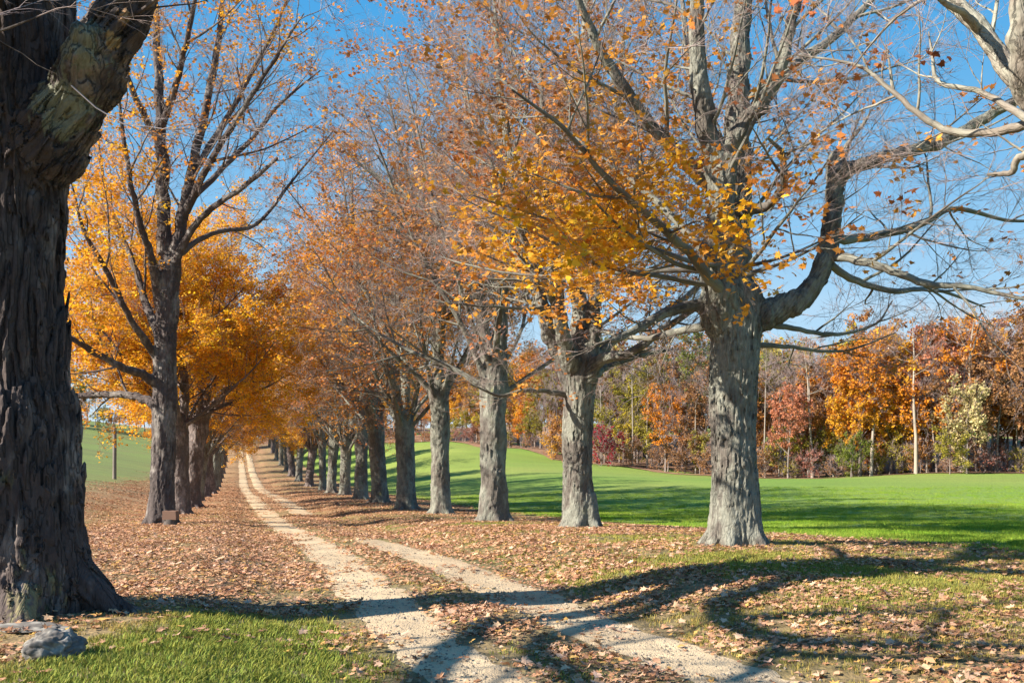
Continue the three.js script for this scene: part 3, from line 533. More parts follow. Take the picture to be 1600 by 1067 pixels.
// a maple of the row grown freely; prototypes are built once and cloned along the avenue
function rowMaple(seed0, o) {
  srand(seed0);
  const g = new THREE.Group(), style = { ...(o.style ?? GREY), seed: seed0 * 1.7 }, colour = barkColour(style), T = { tubes: [], sprays: [] }, bones = [], r = o.r, H = o.fork;
  roots(bones, r * 0.9, 7, 0.5, seed0 + 3); srand(seed0 + 9);
  const lean = V(gauss() * 0.12, 0, gauss() * 0.12), top = V(lean.x * 3, H, lean.z * 3);
  const [tp, tr] = resample([V(0, -0.2, 0), V(0, 0.8, 0), V(lean.x, H * 0.5, lean.z), top, V(top.x * 1.4, H + 0.7, top.z * 1.4)], [r * 1.12, r, r * 0.95, r * 1.05, r * 0.75], 12);
  bones.push(...bonesOf(tp, tr, 0));
  const n = o.limbs, a0 = rnd() * 6.3; let id = 1;
  for (let i = 0; i < n; i++) {
    const leader = i < 2, a = a0 + i * 2.4, tilt = leader ? rr(0.05, 0.25) : rr(0.4, 0.95), L = (leader ? 12 : rr(6.5, 9.5)) * (o.size ?? 1), y0 = leader ? H - 0.2 : H + rr(-0.5, 0.6), r0 = leader ? r * 0.58 : r * rr(0.19, 0.3);
    const p = V(top.x + Math.cos(a) * r * 0.3, y0, top.z + Math.sin(a) * r * 0.3), d = V(Math.cos(a) * Math.sin(tilt), Math.cos(tilt), Math.sin(a) * Math.sin(tilt)), pts = [p.clone()], rad = [r0 * 1.15], N = 16;
    for (let k = 1; k <= N; k++) { d.add(V(gauss(), gauss(), gauss()).multiplyScalar(0.09)); d.y += leader ? 0.05 : (k < 7 ? -0.01 : 0.035); d.normalize(); p.addScaledVector(d, L / N); pts.push(p.clone()); rad.push(r0 * Math.pow(1 - 0.9 * k / N, 0.85)); }
    const cut = 8; bones.push(...bonesOf(pts.slice(0, cut + 1), rad.slice(0, cut + 1), id++)); T.tubes.push({ pts: pts.slice(cut - 1), rad: rad.slice(cut - 1), sides: 8 });
    side(T, pts, rad, 1, { ...HABIT, many: [0, o.twiggy ?? 1.5, 2.3, 0], sprays: o.sprays ?? 2, bareFrom: 0.2 });
    if (leader) for (let k = 4; k < 12; k += 2) { const b = rnd() * 6.3; branch(T, pts[k], V(Math.cos(b), 0.7, Math.sin(b)).normalize(), rr(4, 6), rad[k] * 0.5, 1, { ...HABIT, many: [0, o.twiggy ?? 1.5, 2.3, 0], sprays: o.sprays ?? 2 }); }
  }
  mesh('trunk', sculpt(bones, o.cell, { amp: 0.045, freq: 11, k: 0.05, lump: 0.06, colour }), barkMat, g);
  crownParts(g, T, colour, o.leaf, 1.05, 1.1);
  return g;
}
const tone = (a, b, chance) => p => [chance * clamp(0.55 + 1.6 * noise(p.x * 0.33, p.y * 0.33, p.z * 0.33)) * (1.25 - p.y * 0.03), lerp3(a, b, rnd())];
const protos = {
  bareA: rowMaple(11, { r: 0.39, fork: 4.1, limbs: 9, cell: 0.045, leaf: tone(AMBER, RUSSET, 1.5) }),
  bareB: rowMaple(23, { r: 0.42, fork: 3.6, limbs: 10, cell: 0.045, leaf: tone(ORANGE, RUSSET, 1.7) }),
  bareC: rowMaple(37, { r: 0.36, fork: 4.6, limbs: 9, cell: 0.045, leaf: tone(ORANGE, AMBER, 1.8) }),
  goldLow: rowMaple(43, { r: 0.5, fork: 4.2, limbs: 10, size: 0.85, cell: 0.055, style: BROWN, leaf: tone([0.75, 0.36, 0.02], [0.82, 0.47, 0.022], 10) }),
  goldA: rowMaple(41, { r: 0.42, fork: 3.8, limbs: 9, cell: 0.055, sprays: 3, leaf: tone(ORANGE, GOLD, 5.5) }),
  goldB: rowMaple(59, { r: 0.45, fork: 3.3, limbs: 9, cell: 0.055, sprays: 3, style: BROWN, leaf: tone(ORANGE, GOLD, 5) }),
  darkA: rowMaple(67, { r: 0.42, fork: 3.7, limbs: 9, cell: 0.055, style: BROWN, leaf: tone(AMBER, ORANGE, 1.2) }),
};
function rowTree(proto, d, w, scale, turn, label, group) {
  const g = protos[proto].clone(), x = xOf(w, d); g.name = numbered('maple_tree'); scene.add(g);
  g.position.set(x, groundY(x, d) - 0.03, -d); g.rotation.y = turn; g.scale.setScalar(scale);
  return tag(g, label, 'tree', group);
}
const ORD = ['first', 'second', 'third', 'fourth', 'fifth', 'sixth', 'seventh', 'eighth', 'ninth', 'tenth', 'eleventh', 'twelfth', 'thirteenth', 'fourteenth', 'fifteenth', 'sixteenth', 'seventeenth', 'eighteenth', 'nineteenth'];
[[30.5, 'bareA', 1.08, 0.4], [38.5, 'bareC', 1.02, 2.1], [46.2, 'bareB', 1.06, 4.0], [55, 'bareA', 1.16, 2.6], [64, 'bareC', 1.18, 5.0], [73, 'bareB', 0.95, 1.0], [82, 'bareA', 1.0, 4.4], [92, 'bareC', 0.95, 0.3], [107, 'goldLow', 0.9, 3.0], [125, 'bareB', 1.0, 2.2], [143, 'goldB', 1.15, 0.9], [160, 'bareA', 1.0, 1.5], [178, 'goldA', 1.0, 5.2], [197, 'bareC', 1.0, 3.6], [218, 'goldB', 1.0, 4.8], [240, 'bareB', 1.0, 0.2]]
  .forEach(([d, p, s, t], i) => rowTree(p, d, RIGHT_ROW + 0.25 * noise(d, 1.2, 0.5), s, t, `grey-barked maple, ${ORD[i + 2]} trunk along the right-hand row from the camera`, RG));
const LG = 'maples of the left-hand row';
[[41, 'goldLow', 0.82, 1.2], [50, 'goldLow', 0.98, 3.4], [61, 'goldA', 0.72, 4.1], [73, 'darkA', 0.85, 3.1], [84, 'goldB', 1.0, 0.6], [96, 'bareB', 1.0, 2.4], [108, 'goldA', 1.0, 5.4], [122, 'darkA', 1.0, 4.4], [137, 'bareA', 1.0, 0.5], [153, 'goldB', 1.0, 3.3], [171, 'darkA', 1.0, 1.9], [190, 'goldA', 1.0, 0.1], [212, 'bareC', 1.0, 2.9], [236, 'goldB', 1.0, 5.5]]
  .forEach(([d, p, s, t], i) => rowTree(p, d, LEFT_ROW + 0.2 * noise(d, 3.2, 0.5), s, t, `dark-barked maple, ${ORD[i + 2]} trunk along the left-hand row from the camera`, LG));

// ---------------------------------------------------------------- the left-hand row: the second tree in view
hero('maple_tree', 31, LEFT_ROW - 0.05, 'tall many-stemmed maple, second of the left-hand row, with orange leaves and a dark trunk', {
  group: LG, cell: 0.036, amp: 0.045, freq: 12, rootR: 0.38, roots: 6, style: { ...GREY, bark: [0.075, 0.06, 0.058], pale: [0.2, 0.182, 0.168], lichen: -0.08 }, habit: { many: [0, 1.25, 1.7, 0], sprays: 3 },
  limbs: [
    [[[252, 830], [253, 760], [255, 690], [257, 620], [258, 540], [262, 470], [263, 420]], [0.42, 0.37, 0.355, 0.38, 0.33, 0.33, 0.32], 0],
    [[[258, 450], [256, 360], [254, 270], [250, 180], [246, 90], [240, -20], [236, -140]], [0.257, 0.218, 0.195, 0.164, 0.125, 0.094, 0.055], 0.2],
    [[[268, 440], [282, 350], [296, 280], [318, 180, 0.3], [338, 80, 0.6], [352, -60, 1]], [0.218, 0.187, 0.156, 0.133, 0.101, 0.047], 0.2],
    [[[272, 430], [292, 370, -0.4], [330, 325, -0.8], [380, 292, -1.2], [432, 248, -1.6]], [0.133, 0.109, 0.094, 0.078, 0.055], 0.4, 0.6],
    [[[250, 600], [222, 586, -0.5], [190, 574, -1], [150, 552, -1.5], [100, 522, -2], [60, 490, -2.4]], [0.187, 0.133, 0.117, 0.101, 0.078, 0.047], 0.3],
    [[[250, 640], [215, 620, 0.6], [170, 616, 1.2], [110, 618, 1.8], [50, 600, 2.2]], [0.172, 0.133, 0.117, 0.094, 0.047], 0.3],
    [[[248, 520], [228, 480, 0.5], [214, 430, 0.9], [190, 370, 1.4], [165, 300, 1.8], [150, 200, 2.2]], [0.156, 0.125, 0.109, 0.094, 0.070, 0.031], 0.25],
    [[[250, 470], [236, 400, -0.7], [218, 350, -1.2], [205, 290, -1.6], [190, 200, -2], [180, 80, -2.4]], [0.156, 0.125, 0.101, 0.086, 0.062, 0.031], 0.25],
    [[[285, 340], [330, 250, -1], [380, 170, -1.8], [430, 90, -2.4], [475, 20, -3]], [0.125, 0.101, 0.078, 0.055, 0.023], 0.2],
    [[[290, 320], [340, 270, 1.2], [395, 215, 2.2], [440, 160, 3], [500, 110, 3.6]], [0.117, 0.094, 0.078, 0.055, 0.023], 0.2],
    [[[296, 280], [350, 190, 1.2], [400, 100, 2], [440, 20, 2.6], [470, -70, 3]], [0.117, 0.094, 0.078, 0.055, 0.023], 0.2],
    [[[275, 400], [330, 365, 1], [400, 350, 1.8], [450, 290, 2.4], [520, 205, 3]], [0.109, 0.078, 0.066, 0.047, 0.016], 0.3, 0.7],
    [[[252, 230], [210, 150, -0.8], [180, 60, -1.4], [160, -50, -2]], [0.117, 0.094, 0.070, 0.031], 0.15],
    [[[252, 200], [280, 110, -1.2], [300, 20, -2], [320, -100, -2.6]], [0.117, 0.094, 0.070, 0.031], 0.15],
    [[[246, 560], [205, 500, -1.2], [170, 430, -2], [130, 360, -2.8], [110, 280, -3.4]], [0.133, 0.101, 0.086, 0.062, 0.023], 0.25],
  ],
  leaf: p => { const a = 6.5 * ball(p, 150, 590, 31, 110, 110, 5) + 4.5 * ball(p, 150, 400, 31, 100, 150, 5) + 1.2 * ball(p, 210, 120, 31, 120, 150, 5) + 2.2 * ball(p, 390, 40, 31, 70, 60, 5); return [a + 0.03, lerp3(ORANGE, a > 1 ? GOLD : AMBER, rnd())]; },
});

// ---------------------------------------------------------------- the old tree at the left edge, its limbs above and beside the frame throwing the shadows on the lane
const L1_D = 9.2, L1_W = -2.12;
{
  const foot = V(xOf(L1_W, L1_D), groundY(xOf(L1_W, L1_D), L1_D), -L1_D), h = V(TRAVEL.x, 0, TRAVEL.z).normalize();
  const onGround = (u, v) => { let d = 8; for (let i = 0; i < 40; i++) { const x = (u - 800) / FOCAL * d; d = mix(d, (EYE - groundY(x, d)) * FOCAL / (v - HORIZON), 0.6); } const x = (u - 800) / FOCAL * d; return V(x, groundY(x, d), -d); };
  // a limb that stands between the sun and a shadow seen on the ground; returned as pixel and distance so that it joins the others
  const limb = (start, list) => [...(start ? [start] : []), ...list.map(([u, v, off]) => { const G = onGround(u, v), s = (G.clone().sub(foot).dot(h) - off) / Math.cos(SUN_EL), S = G.addScaledVector(TRAVEL, -s), d = -S.z; return [S.x / d * FOCAL + 800, HORIZON - (S.y - EYE) / d * FOCAL, d - L1_D]; })];
  hero('maple_tree', L1_D, L1_W, 'massive dark maple trunk with rugged bark and spreading roots, nearest in the left-hand row', {
    group: LG, cell: 0.0165, amp: 0.07, freq: 12, lump: 0.06, k: 0.05, rootR: 0.56, style: { ...BROWN, bark: [0.058, 0.043, 0.041], pale: [0.175, 0.147, 0.133], lichen: -0.1, moss: -0.4 },
    patches: [[[98, 165, -0.45], 0.24, [0.175, 0.182, 0.135]], [[128, 70, -0.75], 0.2, [0.17, 0.175, 0.135]], [[85, 930, -0.75], 0.3, [0.2, 0.175, 0.09], 0.5], [[172, 65, -0.62], 0.075, [0.38, 0.23, 0.09], 0.1], [[192, 24, -0.66], 0.07, [0.30, 0.17, 0.08], 0.1]], roots: 7,
    rootDirs: [[1.05, 0.62, 1.1], [0.02, 0.78, 1.7], [1.9, 0.5], [2.8, 0.5, 1.2], [3.8, 0.4], [-1.1, 0.4], [-2.0, 0.4]],
    limbs: [
      [[[26, 1000], [25, 900], [22, 800], [20, 720], [18, 660], [12, 610], [12, 450], [15, 300], [20, 150], [26, 0], [28, -140]], [0.68, 0.64, 0.61, 0.60, 0.57, 0.51, 0.49, 0.50, 0.53, 0.5, 0.42], 0],
      [[[60, 235, -0.1], [100, 180, -0.25], [140, 125, -0.3], [165, 75, -0.35], [190, 20, -0.4], [230, -70, -0.5], [300, -170, -0.8], [420, -240, -1.2]], [0.34, 0.27, 0.235, 0.225, 0.235, 0.2, 0.15, 0.07], 0.5, 0.7],
      [[[120, 140, -0.35], [122, 90, -0.62], [128, 52, -0.75]], [0.17, 0.12, 0.1], 0],
      [[[28, -80], [40, -240, 0.2], [70, -420, 0.6], [120, -640, 1]], [0.3, 0.22, 0.16, 0.07], 0.2, -0.8],
      [[[50, -230, 0.4], [140, -190, 1.4], [215, -150, 2.6], [270, -130, 4], [300, -150, 5.4]], [0.17, 0.13, 0.11, 0.08, 0.04], 0.15, -0.8],
      [[[60, -300, 0.6], [190, -320, 2], [290, -330, 3.4], [380, -380, 5]], [0.16, 0.12, 0.09, 0.04], 0.15, -0.8],
      [[[40, -330, 0.3], [60, -420, 2], [120, -430, 4], [200, -420, 6]], [0.16, 0.12, 0.09, 0.04], 0.15, -0.8],
      [[[20, -60], [-60, -220, -0.6], [-160, -400, -1.2], [-260, -600, -1.6]], [0.26, 0.2, 0.14, 0.06], 0.2, -0.8],
      [limb([0, -40, -0.1], [[1320, 906, -0.1], [1380, 899, -0.1], [1450, 893, 0], [1600, 884, 0], [1760, 878, 0]]), [0.18, 0.105, 0.095, 0.085, 0.075, 0.06], 0.15, -0.75],
      [limb([-50, -140, -0.2], [[1130, 960, -0.6], [1160, 982, -0.7], [1220, 998, -0.8], [1310, 1008, -0.9], [1450, 1010, -1], [1620, 1012, -1.1]]), [0.2, 0.125, 0.11, 0.1, 0.09, 0.08, 0.06], 0.3, -0.7],
      [limb([-60, -130, -0.3], [[1120, 960, -1.3], [1300, 963, -1.4], [1450, 958, -1.5], [1620, 938, -1.6]]), [0.16, 0.09, 0.075, 0.065, 0.05], 0.15, -0.7],
      [limb([-70, -120, 0], [[780, 975, -3.4], [720, 1005, -3.6], [680, 1045, -3.8], [650, 1100, -4], [640, 1180, -4.2]]), [0.22, 0.14, 0.125, 0.11, 0.09, 0.06], 0.2, -0.8],
      [limb([-70, -110, 0.1], [[850, 1000, -3.8], [900, 1060, -4.2], [1000, 1130, -4.6]]), [0.17, 0.1, 0.08, 0.05], 0.2, -0.8],
      [limb([15, 100, 0.35], [[1120, 894, 0.15], [1185, 870, 0.25]]), [0.09, 0.06, 0.04], 0.5, -0.3],
      [limb(null, [[1270, 912, -0.1], [1325, 880, -0.1], [1305, 860, 0], [1262, 850, 0.1]]), [0.1, 0.085, 0.065, 0.04], 0.3, -0.4],
      [limb(null, [[1325, 880, -0.1], [1420, 868, 0], [1620, 861, 0.2]]), [0.075, 0.06, 0.04], 0.2, -0.5],
      [limb(null, [[1225, 998, -0.8], [1200, 1030, -0.9], [1150, 1065, -1]]), [0.09, 0.075, 0.05], 0.3, -0.4],
      [limb(null, [[1490, 955, -1.5], [1470, 985, -1.2], [1440, 1010, -1]]), [0.055, 0.045, 0.04], 0.3, -0.3],
      [limb(null, [[1210, 1020, -0.9], [1400, 1030, -1], [1640, 1037, -1.1]]), [0.07, 0.055, 0.04], 0.2, -0.5],
    ],
    habit: { many: [0, 1.5, 1.5, 0], sprays: 1 },
    leaf: p => [0.12, lerp3(RUSSET, AMBER, rnd())],
  });
}
// the tree beside the camera on the right: only its limbs reach into the picture
hero('maple_tree', 8.1, RIGHT_ROW, 'maple beside the camera whose pale lichened limbs reach into the upper right corner', {
  group: RG, cell: 0.03, tubeBelow: 0.1, style: PALE, rootR: 0.45,
  limbs: [
    [[[1888, 1010], [1890, 800], [1890, 500], [1888, 280], [1885, 150]], [0.5, 0.44, 0.42, 0.45, 0.4], 0],
    [[[1885, 200], [1895, -60, 0.2], [1890, -400, 0.4], [1880, -800, 0.6]], [0.4, 0.3, 0.22, 0.08], 0.3],
    [[[1880, 300], [1770, 268, 0.4], [1670, 215, 0.8], [1612, 150, 1], [1560, 80, 1.2], [1500, 12, 1.4], [1430, -60, 1.6], [1340, -140, 1.8]], [0.2, 0.14, 0.12, 0.105, 0.09, 0.075, 0.06, 0.03], 0.55, 0.6],
    [[[1612, 150, 1], [1596, 90, 0.8], [1592, 20, 0.7], [1600, -80, 0.6]], [0.11, 0.1, 0.09, 0.07], 0.6, 0.5],
    [[[1530, 45, 1.3], [1505, 20, 1.0], [1480, 6, 0.8], [1460, -10, 0.6]], [0.05, 0.035, 0.025, 0.015], 0.5, 0.25],
    [[[1870, 250, 0.2], [1720, 195, 1.4], [1620, 192, 2.2], [1560, 204, 2.6], [1490, 206, 3], [1440, 182, 3.2], [1395, 142, 3.4], [1350, 106, 3.6], [1300, 93, 3.8], [1240, 86, 4]], [0.095, 0.07, 0.058, 0.05, 0.044, 0.037, 0.03, 0.023, 0.016, 0.008], 0.45, 0.4],
    [[[1640, 205, 1.8], [1580, 170, 2.2], [1530, 142, 2.5], [1466, 127, 2.8], [1458, 90, 2.9], [1452, 50, 3]], [0.05, 0.038, 0.032, 0.026, 0.018, 0.008], 0.3, 0.3],
    [[[1396, 142, 3.4], [1392, 110, 3.4], [1386, 72, 3.4]], [0.022, 0.016, 0.007], 0.3, 0.25],
    [[[1700, 205, 1.4], [1630, 235, 1.8], [1592, 246, 2], [1584, 268, 2.1], [1545, 273, 2.3]], [0.06, 0.045, 0.04, 0.035, 0.02], 0.3, 0.3],
  ],
  habit: { many: [0, 1.2, 1.8, 0], sprays: 2 },
  leaf: p => [0.1, RUST],
});

// ---------------------------------------------------------------- the wood beyond the field
const diamond = (pos, idx, col, p, size, tint) => {
  const b = pos.length / 3, a = V(gauss(), gauss(), gauss()).normalize().multiplyScalar(size), c = V(gauss(), gauss(), gauss()).cross(a).normalize().multiplyScalar(size * 0.7), n = V().crossVectors(a, c).normalize().multiplyScalar(size * 0.3);
  for (const [i, j, k] of [[-1, 0, 0], [0, -1, 1], [1, 0, 0], [0, 1, 1]]) { pos.push(p.x + a.x * i + c.x * j + n.x * k, p.y + a.y * i + c.y * j + n.y * k, p.z + a.z * i + c.z * j + n.z * k); col.push(tint, tint * (0.92 + 0.16 * rnd()), tint); }
  idx.push(b, b + 1, b + 2, b, b + 2, b + 3);
};
function woodProto(seed0, o) {
  srand(seed0);
  const T = { tubes: [], sprays: [] }, H = o.h, pts = [V(0, -0.3, 0)], rad = [o.r * 1.2], N = 12, p = V(0, -0.3, 0), d = V(gauss() * 0.03, 1, gauss() * 0.03);
  for (let i = 1; i <= N; i++) { d.add(V(gauss() * 0.05, 0.02, gauss() * 0.05)).normalize(); p.addScaledVector(d, H / N); pts.push(p.clone()); rad.push(o.r * (1 - 0.88 * i / N)); }
  T.tubes.push({ pts, rad, sides: 7 });
  const hab = { many: [0, o.dense, o.dense, 0], len: [0, 4, o.spread * 0.55, o.spread * 0.28], gnarl: [0, 0.13, 0.17, 0.2], up: [0, o.rise, 0.03, 0.02], sprays: 2, bareFrom: 0.15 };
  for (let k = 0; k < o.limbs; k++) {
    const t = mix(o.base, 0.97, Math.pow((k + rnd()) / o.limbs, 0.8)), f = t * N, i = Math.min(N - 1, Math.floor(f)), a = k * 2.4 + rnd(), el = rr(0.2, 0.9);
    branch(T, pts[i].clone().lerp(pts[i + 1], f - i), V(Math.cos(a) * Math.cos(el), Math.sin(el), Math.sin(a) * Math.cos(el)), o.spread * (o.cone ? 1.15 - t : 1 - 0.45 * Math.abs(t - 0.55)) * rr(0.75, 1.2), rad[i] * 0.5, 1, hab);
  }
  const bark = o.bark ?? [0.2, 0.165, 0.15], wood = tubes(T.tubes, (x, y, z, c) => { const n = 1 + 0.5 * noise(x * 3, y * 1.5, z * 3) + 0.25 * noise(x * 11, y * 5, z * 11); c[0] = bark[0] * n; c[1] = bark[1] * n; c[2] = bark[2] * n; });
  const pos = [], idx = [], col = [];
  if (o.leaves) for (const s of T.sprays) {
    const gap = noise(s.p.x * 0.5, s.p.y * 0.5, s.p.z * 0.5 + seed0) + 0.36; if (gap < 0) continue;
    const t0 = rr(0.72, 1.25); for (let i = 0; i < o.leaves; i++) diamond(pos, idx, col, s.p.clone().add(V(gauss(), gauss(), gauss()).multiplyScalar(o.loose)), o.leaf * rr(0.6, 1.2), t0 * rr(0.8, 1.2));
  }
  const tw = [];
  for (const s of T.sprays) for (let i = 0; i < (o.leaves ? 2 : 5); i++) { const e = s.d.clone().add(V(gauss(), gauss() + 0.2, gauss()).multiplyScalar(0.6)).normalize(), L = rr(0.5, 1.1) * Math.min(1, o.spread / 3); tw.push({ pts: [s.p, s.p.clone().addScaledVector(e, L * 0.5), s.p.clone().addScaledVector(e, L).add(V(gauss() * 0.1, 0.08, gauss() * 0.1))], rad: [0.013, 0.01, 0.004], sides: 3 }); }
  return { wood, crown: o.leaves ? geo(pos, idx, col) : null, twig: tubes(tw, (x, y, z, c) => { const n = 1 + noise(x * 2, y * 2, z * 2) * 0.4; c[0] = 0.27 * n; c[1] = 0.205 * n; c[2] = 0.2 * n; }) };
}
const WOOD = {
  tallA: woodProto(101, { h: 16, r: 0.2, base: 0.24, limbs: 16, spread: 4.2, dense: 1.25, rise: 0.05, leaves: 11, leaf: 0.2, loose: 0.42 }),
  tallB: woodProto(103, { h: 14, r: 0.17, base: 0.24, limbs: 15, spread: 4.6, dense: 1.25, rise: 0.03, leaves: 11, leaf: 0.2, loose: 0.42 }),
  tallC: woodProto(107, { h: 17, r: 0.22, base: 0.24, limbs: 14, spread: 4.4, dense: 1.25, rise: 0.05, leaves: 11, leaf: 0.2, loose: 0.42 }),
  midA: woodProto(109, { h: 8, r: 0.1, base: 0.2, limbs: 13, spread: 3.2, dense: 1.5, rise: 0.04, leaves: 10, leaf: 0.17, loose: 0.36 }),
  midB: woodProto(113, { h: 6.5, r: 0.09, base: 0.15, limbs: 12, spread: 3.0, dense: 1.5, rise: 0.02, leaves: 10, leaf: 0.17, loose: 0.36 }),
  bareA: woodProto(127, { h: 16, r: 0.16, base: 0.4, limbs: 15, spread: 4.0, dense: 1.3, rise: 0.09, leaves: 0 }),
  bareB: woodProto(131, { h: 14, r: 0.14, base: 0.3, limbs: 16, spread: 3.8, dense: 1.3, rise: 0.08, leaves: 0 }),
  poleB: woodProto(138, { h: 15, r: 0.12, base: 0.55, limbs: 10, spread: 2.6, dense: 1.2, rise: 0.1, leaves: 0, bark: [0.27, 0.235, 0.2] }),
  poleA: woodProto(137, { h: 17.5, r: 0.2, base: 0.6, limbs: 9, spread: 3.0, dense: 1.2, rise: 0.09, leaves: 0, bark: [0.30, 0.255, 0.21] }),
  shrubA: woodProto(139, { h: 2.6, r: 0.04, base: 0.08, limbs: 16, spread: 1.9, dense: 2.2, rise: 0.06, leaves: 5, leaf: 0.1, loose: 0.22 }),
  shrubB: woodProto(149, { h: 1.9, r: 0.03, base: 0.05, limbs: 16, spread: 1.7, dense: 2.2, rise: 0.03, leaves: 3, leaf: 0.09, loose: 0.22 }),
};
const HUES = {
  orange: [0.61, 0.235, 0.022], gold: [0.64, 0.33, 0.025], yellow: [0.50, 0.38, 0.035], olive: [0.30, 0.255, 0.035], green: [0.17, 0.20, 0.03], rust: [0.44, 0.205, 0.055],
  brown: [0.34, 0.175, 0.075], rose: [0.50, 0.20, 0.11], plum: [0.33, 0.135, 0.10], cream: [0.50, 0.42, 0.20], crimson: [0.28, 0.02, 0.035],
};
const ordinal = n => n + (n % 100 > 10 && n % 100 < 14 ? 'th' : ['th', 'st', 'nd', 'rd'][n % 10] ?? 'th'), edgeTrees = [];
const woodLeaf = {}, woodBark = new THREE.MeshStandardMaterial({ vertexColors: true, roughness: 0.95 });
for (const k in HUES) woodLeaf[k] = new THREE.MeshPhysicalMaterial({ color: rgb(...HUES[k]), vertexColors: true, roughness: 1, transmission: 0.35, thickness: 0, side: THREE.DoubleSide, specularIntensity: 0.2 });
const SAY = { orange: 'orange-leaved', gold: 'golden-orange', yellow: 'yellow-leaved', olive: 'olive-green', green: 'still-green', rust: 'rust-brown', brown: 'dull brown', rose: 'pinkish-red', plum: 'purplish-brown', cream: 'pale cream-leaved', crimson: 'dark crimson' };
function woodTree(kind, hue, u, d, scale, where, extra, front) {
  const x = (u - 800) / FOCAL * d, low = kind.startsWith('shrub'), bare = !WOOD[kind].crown, g = thing(low ? 'woodland_shrub' : 'woodland_tree', x, groundY(x, d) - 0.05, -d,
    extra ?? `${bare ? (kind.startsWith('pole') ? 'pale tall-trunked leafless' : 'bare grey') : SAY[hue]} ${low ? 'shrub' : kind.startsWith('mid') ? 'young tree' : 'tree'} ${where}`, low ? 'shrub' : 'tree', extra ? null : (low ? 'shrubs ' : 'trees ') + where);
  if (front) edgeTrees.push({ g, u, key: g.userData.label.replace(where, front) });
  g.rotation.y = rnd() * 6.3; g.scale.set(scale * rr(0.92, 1.1), scale, scale * rr(0.92, 1.1));
  mesh('trunk', WOOD[kind].wood, woodBark, g); mesh('twig_canopy', WOOD[kind].twig, twigMat, g).userData.kind = 'stuff';
  if (!bare) mesh('leaf_canopy', WOOD[kind].crown, woodLeaf[hue], g).userData.kind = 'stuff';
  return g;
}
const spine = [[1800, 91], [1600, 99], [1400, 106], [1200, 111], [1100, 116], [940, 127], [800, 152], [700, 172], [600, 195], [500, 225], [420, 255]];
const spineAt = u => { let i = 1; while (i < spine.length - 1 && spine[i][0] > u) i++; const [u0, d0] = spine[i - 1], [u1, d1] = spine[i]; return mix(d0, d1, clamp((u - u0) / (u1 - u0))); };
const BEHIND = 'deeper in the wood, half hidden by the trees at its edge';
const EDGE = 'at the edge of the wood beyond the green field';
srand(4242);
const pickHue = u => {
  const r = rnd(), L = u > 1500 ? ['rust', 'brown', 'gold', 'orange', 'brown', 'plum'] : u > 1420 ? ['orange', 'gold', 'rust', 'orange', 'brown'] : u > 1310 ? ['orange', 'gold', 'orange', 'rust', 'yellow'] : u > 1200 ? ['rust', 'gold', 'brown', 'brown', 'olive', 'orange'] : u > 930 ? ['olive', 'rust', 'olive', 'yellow', 'brown', 'green'] : ['rust', 'orange', 'gold', 'brown', 'olive'];
  return L[Math.floor(r * L.length)];
};
for (let row = 0; row < 5; row++) {
  let u = 1790 - row * 11;
  while (u > 430) {
    const d = spineAt(u) + [0.5, 4, 8.5, 14, 21][row] + rr(-1.5, 1.5), near = u > 640 ? 1 : 1.9, k = rnd();
    const kind = row === 0 ? (k < 0.3 ? 'midA' : k < 0.5 ? 'midB' : k < 0.74 ? 'bareB' : 'tallB') : k < 0.2 ? (row === 1 ? 'bareA' : 'tallC') : k < 0.32 ? 'bareB' : k < 0.5 ? (row < 3 ? 'midA' : 'tallA') : k < 0.65 ? 'tallA' : k < 0.85 ? 'tallB' : 'tallC';
    woodTree(kind, row === 0 && rnd() < 0.45 ? (u > 1200 ? ['gold', 'rust', 'brown', 'olive'] : ['olive', 'gold', 'olive', 'yellow'])[Math.floor(rnd() * 4)] : pickHue(u), u, d, rr(0.82, 1.08) * (row === 0 ? rr(0.7, 1.1) : 1 + 0.05 * row) * (u > 1330 ? 0.89 : 0.82), row ? BEHIND : EDGE, null, row ? null : 'from the right along the wood edge');
    u -= [2.3, 2.7, 3.2, 3.6, 4][row] * rr(0.7, 1.3) * near * FOCAL / d;
  }
}
for (let u = 1780; u > 560; u -= rr(1.8, 3.6) * FOCAL / spineAt(u)) woodTree(rnd() < 0.55 ? 'shrubA' : 'shrubB', ['olive', 'brown', 'brown', 'rust', 'plum', 'brown'][Math.floor(rnd() * 6)], u, spineAt(u) - rr(0.5, 2.5), rr(0.6, 1.15), EDGE, null, 'from the right along the wood edge');
woodTree('shrubA', 'crimson', 940, 121, 1.5, '', 'dark crimson shrub at the foot of the wood beside the second right-hand trunk');
woodTree('shrubA', 'gold', 862, 136, 1.15, '', 'small golden shrub on the leaf-strewn bank at the field corner');
woodTree('midB', 'green', 1330, 103.5, 0.62, '', 'low yellow-green bush at the wood edge below the orange trees');
woodTree('midA', 'cream', 1512, 98.5, 1.05, '', 'pale cream-leaved young tree before a tall white trunk in the wood');
woodTree('midB', 'olive', 1485, 97, 0.6, '', 'dark olive bush just left of the cream-leaved young tree');
for (const [u, d, s] of [[1362, 104.5, 0.98], [1432, 102, 1.05], [1508, 100.5, 1.08], [1270, 108, 0.95]]) woodTree('poleA', '', u, d, s * 0.94, EDGE, null, 'from the right along the wood edge');
for (let u = 1590; u > 900; u -= rr(16, 50)) woodTree('poleB', '', u, spineAt(u) - rr(-1, 1.2), rr(0.75, 1.05), EDGE, null, 'from the right along the wood edge');
